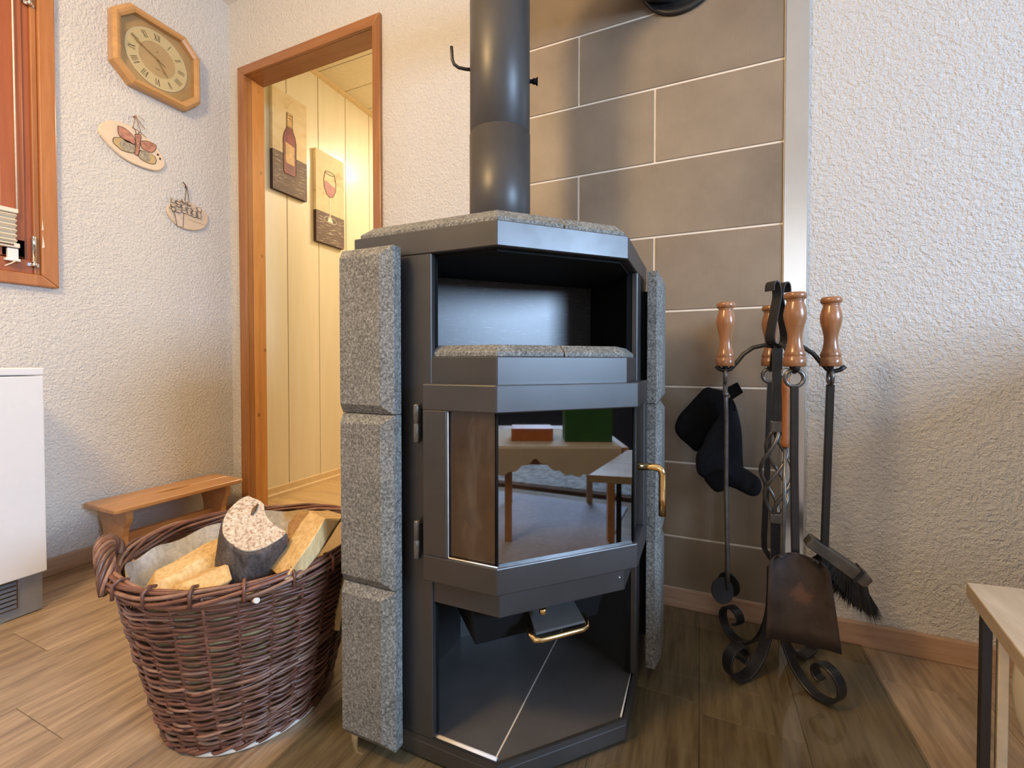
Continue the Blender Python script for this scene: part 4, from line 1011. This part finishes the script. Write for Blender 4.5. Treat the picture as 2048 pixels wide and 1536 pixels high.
# ------------------------------------------------------------------ ceramic plaques
def plate(poly, x0, th_, m, nm, par, sm=4):
    n = len(poly); pts = smoothp(poly+[poly[0]], sm)[:-1] if sm else poly
    cy_ = sum(p[0] for p in poly)/n; cz_ = sum(p[1] for p in poly)/n
    R_ = [[(x, cy_+(y-cy_)*k, cz_+(z-cz_)*k) for y, z in pts] for x, k in ((x0, .97), (x0+th_*.4, 1), (x0+th_, .955))]
    return obj(nm, MB().loft(R_, smooth=False), m, par)
bp = thing('butterfly_plaque', 'oval cream ceramic plaque with pink butterfly hanging below the clock', 'wall plaque', (XL, .967, 1.449))
ov = [(.8598, 1.5239), (.8649, 1.5501), (.8919, 1.5762), (.9324, 1.5884), (.9746, 1.5875), (1.03, 1.5575), (1.0617, 1.5223), (1.0718, 1.4933), (1.058, 1.466), (1.0286, 1.4508), (.9728, 1.449), (.9307, 1.4594), (.8932, 1.4826), (.8692, 1.5075)]
plate(ov, XL+.001, .010, M_CERAM, 'plaque_body', bp)
XP = XL+.011
def glaze(poly, m, nm, dx=0, outline=True):
    p = plate(poly, XP+dx, .0014, m, nm, bp if True else None, 3)
    if outline: obj('outline', MB().tube([(XP+dx+.0010, y, z) for y, z in smoothp(poly+[poly[0]], 3)[:-1]], .0011, 5, closed=True), M_OUTL, p)
glaze([(.9155, 1.5677), (.9373, 1.5692), (.9634, 1.5521), (.9684, 1.5261), (.9524, 1.5188), (.9265, 1.5285), (.9164, 1.5421)], M_PINK, 'upper_wing')
glaze([(.9849, 1.5432), (1.0072, 1.5551), (1.0386, 1.5516), (1.0238, 1.5189), (.9901, 1.5201)], M_PINK, 'upper_wing')
glaze([(.9252, 1.5294), (.9036, 1.5193), (.9009, 1.5013), (.9133, 1.4917), (.931, 1.4843), (.9653, 1.4916), (.9657, 1.5217)], M_TANW, 'lower_wing')
glaze([(.9845, 1.5112), (1.0208, 1.5111), (1.0365, 1.5015), (1.0319, 1.4783), (1.0062, 1.4725), (.9787, 1.4832)], M_TANW, 'lower_wing')
glaze([(.923, 1.520), (.920, 1.500), (.936, 1.488), (.962, 1.493), (.963, 1.520)], M_GREYW, 'wing_lace', .0008, False)
glaze([(.9855, 1.510), (1.012, 1.509), (1.018, 1.490), (1.006, 1.476), (.981, 1.485)], M_GREYW, 'wing_lace', .0008, False)
glaze([(.9675, 1.5619), (.9852, 1.5688), (.9864, 1.5534), (.982, 1.5323), (.9775, 1.4922), (.9666, 1.4874), (.9698, 1.5267)], M_PINK, 'butterfly_body', .0012)
obj('feeler', MB().tube([(XP+.001, .972, 1.566), (XP+.001, .968, 1.582), (XP+.001, .960, 1.586)], .001, 5).tube([(XP+.001, .978, 1.567), (XP+.001, .983, 1.579)], .001, 5), M_OUTL, bp)
obj('painted_mark', MB().box(XP, XP+.001, 1.040, 1.047, 1.515, 1.523).box(XP, XP+.001, 1.048, 1.054, 1.502, 1.511), M_OUTL, bp, bevel=.0004)
obj('hanging_string', MB().tube([(XP+.001, .963, 1.585), (XP+.003, .969, 1.630)], .0011, 5).tube([(XP+.001, .988, 1.577), (XP+.003, .970, 1.630), (XP+.004, .985, 1.634), (XP+.004, .998, 1.626)], .0011, 5).tube([(XP+.003, .970, 1.630), (XP+.003, .990, 1.607), (XP+.003, 1.001, 1.597)], .0013, 5).lathe([(.0001, 0), (.003, 0), (.003, .016), (.0001, .016)], (XL, .970, 1.630), 8, 'x').tube([(XP+.001, .960, 1.582), (XP+.002, .975, 1.582), (XP+.001, 1.005, 1.567)], .0011, 5), M_TWINE, bp)
tpq = thing('tree_plaque', 'small oval sand-coloured plaque with raised chip tree, the lowest on the left wall', 'wall plaque', (XL, 1.157, 1.256))
ov2 = [(1.0759, 1.3306), (1.0929, 1.3464), (1.1308, 1.366), (1.1802, 1.3721), (1.2248, 1.3543), (1.235, 1.3248), (1.224, 1.2889), (1.1925, 1.2656), (1.1457, 1.256), (1.1043, 1.2683), (1.077, 1.3007)]
plate(ov2, XL+.001, .009, M_CERAM2, 'plaque_body', tpq); XQ = XL+.010
obj('tree_trunk', MB().prism([(XQ, 1.1000, 1.315), (XQ, 1.1334, 1.318), (XQ, 1.1310, 1.2628), (XQ, 1.1105, 1.2599)], (.002, 0, 0)).prism([(XQ, 1.082, 1.325), (XQ, 1.092, 1.322), (XQ, 1.105, 1.285), (XQ, 1.099, 1.280)], (.0015, 0, 0)), M_SHARD, tpq, bevel=.0006)
obj('trunk_outline', MB().tube([(XQ+.002, 1.099, 1.318), (XQ+.002, 1.109, 1.262)], .0009, 5).tube([(XQ+.002, 1.134, 1.318), (XQ+.002, 1.131, 1.262)], .0009, 5).tube([(XQ+.0012, 1.079, 1.325), (XQ+.0012, 1.092, 1.318), (XQ+.0012, 1.100, 1.29)], .0009, 5), M_OUTL, tpq)
rr = random.Random(8)
co = MB()
for i in range(44):
    t = (i+.5)/44; t = (t*7.3) % 1; yy = 1.086+.120*t; zz = 1.348-.020*abs(t-.4)+rr.uniform(-.026, .020); L_ = rr.uniform(.0075, .0115); a = rr.uniform(-.9, .5)
    e1 = Vector((0, math.cos(a), math.sin(a)))*L_; e2 = Vector((0, -math.sin(a), math.cos(a)))*L_*.55; dx = .0015+.00012*i; c = Vector((XQ+dx, yy, zz))
    obj('bark_chip', MB().prism([tuple(c-e1), tuple(c-e2*.9), tuple(c+e1*.9), tuple(c+e2)], (.0012, 0, .0)), M_SHARD, tpq)
    c2 = c-Vector((.0004, 0, 0)); co.prism([tuple(c2-e1*1.22), tuple(c2-e2*1.25), tuple(c2+e1*1.15), tuple(c2+e2*1.3)], (.0006, 0, .0))
obj('chip_outline', co, M_OUTL, tpq)
obj('script_line', MB().tube([(XQ+.0004, 1.152+i*.0035, 1.300-.0008*i*.3+.0028*math.sin(i*1.9)) for i in range(21)], .0006, 4), M_TWINE, tpq)
obj('hanging_string', MB().tube([(XQ+.001, 1.1406, 1.370), (XQ+.002, 1.147, 1.432)], .0011, 5).tube([(XQ+.001, 1.157, 1.372), (XQ+.002, 1.148, 1.432)], .0011, 5).tube([(XL+.001, 1.1478, 1.430), (XL+.014, 1.143, 1.434), (XL+.022, 1.128, 1.442)], .0022, 6), M_OUTL, tpq)

# ------------------------------------------------------------------ canvases in the hall
def canv(y0, y1, z0, z1, zs, label):
    o = thing('canvas_painting', label, 'painting', (HX, (y0+y1)/2, z0), None)
    obj('canvas', MB().box(HX+.001, HX+.022, y0, y1, zs, z1), M_CANV, o, bevel=.0015)
    obj('painted_table', MB().box(HX+.001, HX+.022, y0, y1, z0, zs), M_CANVE, o, bevel=.0015)
    obj('painted_table_face', MB().box(HX+.0215, HX+.0225, y0+.001, y1-.001, z0+.001, zs), M_CANVD, o)
    return o
cv = canv(1.594, 1.808, 1.601, 2.127, 1.806, 'canvas painting of a red wine bottle, the upper one on the hall wall')
XC = HX+.0222
def flat(poly, m, nm, par, dx=0): return obj(nm, MB().prism([(XC+dx, y, z) for y, z in poly], (.0008, 0, 0)), m, par)
cyb = 1.697
bot = [(cyb-.0375, 1.716), (cyb-.028, 1.706), (cyb+.028, 1.706), (cyb+.0375, 1.716), (cyb+.040, 1.885), (cyb+.034, 1.915), (cyb+.020, 1.945), (cyb+.0175, 1.960), (cyb-.0175, 1.960), (cyb-.020, 1.945), (cyb-.034, 1.915), (cyb-.040, 1.885)]
flat(bot, M_WINE, 'painted_bottle', cv); obj('outline', MB().tube([(XC+.001, y, z) for y, z in bot], .0014, 5, closed=True), M_OUTL, cv)
nk = [(cyb-.0175, 1.955), (cyb+.0175, 1.955), (cyb+.0165, 2.030), (cyb-.0165, 2.030)]
flat(nk, M_LABEL, 'painted_cork_foil', cv, .0004); obj('outline', MB().tube([(XC+.0014, y, z) for y, z in nk], .0013, 5, closed=True).tube([(XC+.0014, cyb-.017, 2.018), (XC+.0014, cyb+.017, 2.020)], .0011, 5).tube([(XC+.0014, cyb-.017, 2.002), (XC+.0014, cyb+.017, 2.004)], .0011, 5), M_OUTL, cv)
flat([(cyb-.026, 1.775), (cyb-.018, 1.764), (cyb+.028, 1.762), (cyb+.028, 1.862), (cyb-.026, 1.872)], M_LABEL, 'painted_label', cv, .0006)
rr = random.Random(21)
def strokes(par, y0, y1, z0, z1, n):
    mb = MB()
    for i in range(n):
        y = rr.uniform(y0, y1-.035); z = rr.uniform(z0, z1); L_ = rr.uniform(.015, .045)
        mb.tube([(XC+.0004, y, z), (XC+.0008, y+L_*.5, z+rr.uniform(-.003, .003)), (XC+.0004, min(y+L_, y1), z+rr.uniform(-.004, .004))], [.0006, .0016, .0004], 4)
    obj('brush_strokes', mb, M_WHITEP, par)
strokes(cv, 1.60, 1.655, 1.61, 1.79, 10); strokes(cv, 1.745, 1.806, 1.61, 1.79, 9); strokes(cv, 1.62, 1.79, 1.61, 1.69, 9)
cv2 = canv(1.869, 2.084, 1.402, 1.932, 1.582, 'canvas painting of a wine glass, the lower one on the hall wall')
cg = 1.972
bowl = [(cg-.036, 1.822), (cg-.046, 1.775), (cg-.043, 1.730), (cg-.024, 1.692), (cg, 1.680), (cg+.024, 1.692), (cg+.044, 1.730), (cg+.046, 1.775), (cg+.036, 1.822)]
flat([(cg-.046, 1.766), (cg-.042, 1.727), (cg-.024, 1.692), (cg, 1.681), (cg+.024, 1.692), (cg+.043, 1.727), (cg+.046, 1.752), (cg+.010, 1.757), (cg-.02, 1.770)], M_WINEL, 'painted_wine', cv2)
obj('painted_glass', MB().tube([(XC+.001, y, z) for y, z in bowl], .0013, 5).tube([(XC+.001, cg+.036*math.cos(a), 1.822+.009*math.sin(a)) for a in [i*2*PI/20 for i in range(20)]], .0013, 5, closed=True), M_OUTL, cv2)
obj('painted_stem', MB().prism([(XC, cg-.003, 1.565), (XC, cg+.003, 1.565), (XC, cg+.003, 1.681), (XC, cg-.003, 1.681)], (.0014, 0, 0)).tube([(XC+.001, cg+.048*math.cos(a), 1.545+.018*math.sin(a)) for a in [i*2*PI/24 for i in range(24)]], .002, 5, closed=True).prism([(XC, cg-.02, 1.535), (XC, cg+.022, 1.533), (XC, cg+.010, 1.565), (XC, cg-.010, 1.567)], (.0012, 0, 0)), M_WHITEP, cv2)
strokes(cv2, 1.875, 2.08, 1.41, 1.52, 26); strokes(cv2, 1.875, 1.925, 1.52, 1.57, 4); strokes(cv2, 2.03, 2.08, 1.52, 1.57, 4)

# ------------------------------------------------------------------ small table at the right edge
TZ = .38
e1 = Vector((-.1765, -.9843)).normalized(); e2 = Vector((.9935, .1135)).normalized()
c0_ = Vector((.3613, .8461)); LT, WT = .225, .42
def quad(p, e1, e2, a0, a1, b0, b1): return [tuple(p+e1*a+e2*b_) for a, b_ in ((a0, b0), (a1, b0), (a1, b1), (a0, b1))]
tb = thing('side_table', 'low pale oak table with dark metal legs at the bottom right edge', 'table', (.5, .75, 0))
obj('tabletop', MB().zprism(quad(c0_, e1, e2, 0, LT, 0, WT), TZ-.021, TZ), M_TABLE, tb, bevel=.001, seg=1)
for u_, v_ in ((.030, .014), (LT-.03, .014), (.030, WT-.03), (LT-.03, WT-.03)):
    if u_ > .1 and v_ < .1: continue
    p = c0_+e1*u_+e2*v_
    lab(obj('leg', MB().zprism(quad(p, e1, e2, -.007, .007, -.005, .007), .0065 if v_ < .1 else 0, TZ-.021), M_NAVYM, tb, bevel=.001, seg=1), 'dark square metal leg')
p = c0_+e1*.030+e2*.034
lab(obj('leg', MB().zprism(quad(p, e1, e2, -.006, .006, -.006, .006), 0, TZ-.021), M_LEGL, tb, bevel=.001, seg=1), 'cream inner leg')
p = c0_+e1*(LT-.03)+e2*.20
lab(obj('leg', MB().zprism(quad(p, e1, e2, -.007, .007, -.005, .007), 0, TZ-.021), M_NAVYM, tb, bevel=.001, seg=1), 'dark square metal leg')
# cream cushion with dark print standing below the table's near end
cu = thing('cushion', 'cream linen cushion with a small dark print below the table at the right edge', 'cushion', (.36, .56, 0))
cpt = Vector((.583, .903)); cd = Vector((.863, -.505)).normalized()
prof = []
for i in range(28):
    a = 2*PI*i/28; ca, sa = math.cos(a), math.sin(a)
    prof.append((.130*ca, .178+.176*sa))
rg_ = []
cn = Vector((cd.y, -cd.x))
for o_, k in ((-.035, .35), (-.030, .80), (-.014, .97), (0, 1.0), (.014, .97), (.030, .80), (.035, .35)):
    rg_.append([(cpt.x+cd.x*u_*k+cn.x*o_, cpt.y+cd.y*u_*k+cn.y*o_, .178+(z-.178)*k+.001) for u_, z in prof])
obj('cover', MB().loft(rg_), M_LINEN, cu)
for uu, zz in ((-.108, .200), (-.110, .192), (-.098, .203), (-.096, .193), (-.103, .186)):
    q = cpt+cd*uu-Vector((-cd.y, cd.x)).normalized()*.0285
    obj('print', MB().tube([(q.x, q.y, zz), (q.x+cd.x*.004, q.y+cd.y*.004, zz+.002)], .0028, 8), M_DARK, cu)

# ------------------------------------------------------------------ coffee table further right, seen in the stove glass
f1 = Vector((-.39, -.92)).normalized(); f2 = Vector((.92, -.39)).normalized(); d0 = Vector((.80, .60)); LC, WC = .62, .55
kt = thing('coffee_table', 'brown wooden coffee table with cream cloth, mirrored in the stove glass', 'table', (1.0, .2, 0))
obj('tabletop', MB().zprism(quad(d0, f1, f2, -.06, LC-.10, -.04, WC), TZ-.02, TZ), M_BENCH, kt, bevel=.002)
obj('apron', MB().zprism(quad(d0, f1, f2, 0, LC-.17, 0, .02), TZ-.075, TZ-.02), M_BENCH, kt)
for a, b_ in ((0, 0), (.40, 0), (0, .48), (.40, .48)):
    obj('leg', MB().zprism(quad(d0+f1*a+f2*b_, f1, f2, -.014, .014, -.014, .014), 0, TZ-.02), M_BENCH, kt, bevel=.002)
cl_ = MB(); rA = []
for i in range(41):
    t = i/40; u_ = -.03+(LC-.10)*t; dpz = .035+.065*abs(math.sin(t*PI*1.6))+.012*abs(math.sin(t*PI*11))
    p = d0+f1*u_-f2*.04
    col = [(p+f2*.45, TZ+.0045), (p+f2*.004, TZ+.0045), (p-f2*.006, TZ-.004), (p-f2*.008, TZ-dpz)]
    back = [(p+f2*.45, TZ+.0015), (p+f2*.001, TZ+.0015), (p-f2*.003, TZ-.004), (p-f2*.005, TZ-dpz)]
    rA.append([(q.x, q.y, z) for q, z in col]+[(q.x, q.y, z) for q, z in back[::-1]])
cl_.loft(rA, smooth=False)
tag(obj('tablecloth', cl_, M_LINEN), 'cream scalloped cloth on the coffee table mirrored in the stove glass', 'tablecloth')
def boxat(name, label, cat, c, a, b_, h, m):
    tag(obj(name, MB().zprism(quad(Vector(c), f1, f2, -a, a, -b_, b_), TZ+.0055, TZ+.0055+h), m, bevel=.002), label, cat)
boxat('storage_box', 'green cardboard box standing on the coffee table cloth', 'box', (.86, .49), .095, .05, .14, M_GREEN)
boxat('flat_box', 'flat orange box lying on the coffee table cloth', 'box', (.80, .27), .085, .06, .05, M_ORANGE)

# ------------------------------------------------------------------ things behind the camera, seen only in the stove glass, and an added shadow caster
rg = thing('area_rug', 'grey shaggy rug with brown border beyond the low table', 'rug', (1.55, -.1, 0))
obj('pile', MB().box(1.39, 2.15, -1.0, .62, .0005, .022), M_RUG, rg, bevel=.006)
obj('border', MB().box(1.345, 1.39, -1.0, .62, .0005, .018), M_FRINGE, rg, bevel=.004)
tag(obj('floor_glare_sheet', MB().box(.46, 1.24, -.55, .60, .0004, .006), plain('pale lilac floor glare', (.60, .60, .68), .8, bump=.4, scale=60), bevel=.002), 'pale sheet added as window glare on the floor in front of the grey rug, mirrored in the stove glass', 'glare sheet')  # pale lilac colour stands in for window glare on the bare floor
sf = thing('sofa', 'dark navy upholstered sofa by the right wall', 'sofa', (2.45, -.2, 0))
obj('seat', MB().box(2.20, 2.75, -1.1, .62, .06, .42), M_SOFA, sf, bevel=.03, seg=3)
obj('backrest', MB().box(2.58, 2.78, -1.1, .62, .42, .82), M_SOFA, sf, bevel=.03, seg=3)
for y in (-1.2, .56): obj('armrest', MB().box(2.22, 2.76, y, y+.16, .06, .60), M_SOFA, sf, bevel=.03, seg=3)
ac = thing('shadow_blocker', 'dark upholstered armchair added out of view to cast the shadow line on the back wall', 'shadow_blocker', (1.35, 1.0, 0))  # unseen seat shape, added and sized to throw the wall's shadow edge
obj('seat', MB().box(1.02, 1.66, .74, 1.28, .08, .42), M_SOFA, ac, bevel=.03, seg=3)
obj('backrest', MB().box(1.0, 1.12, .655, 1.28, .40, .865), M_SOFA, ac, bevel=.02, seg=3)
for y in (.72, 1.20): obj('armrest', MB().box(1.02, 1.68, y, y+.10, .08, .60), M_SOFA, ac, bevel=.03, seg=3)
struct('window_2', MB().box(XR+.02, XR+.07, -1.25, -1.19, .9, 2.0).box(XR+.02, XR+.07, .29, .35, .9, 2.0).box(XR+.02, XR+.07, -1.25, .35, .9, .96).box(XR+.02, XR+.07, -1.25, .35, 1.94, 2.0).box(XR+.02, XR+.07, -.48, -.42, .9, 2.0), M_WHITE)
struct('window_3', MB().box(.05, .11, YR-.07, YR-.02, .9, 2.1).box(1.69, 1.75, YR-.07, YR-.02, .9, 2.1).box(.05, 1.75, YR-.07, YR-.02, .9, .96).box(.05, 1.75, YR-.07, YR-.02, 2.04, 2.1), M_WHITE)
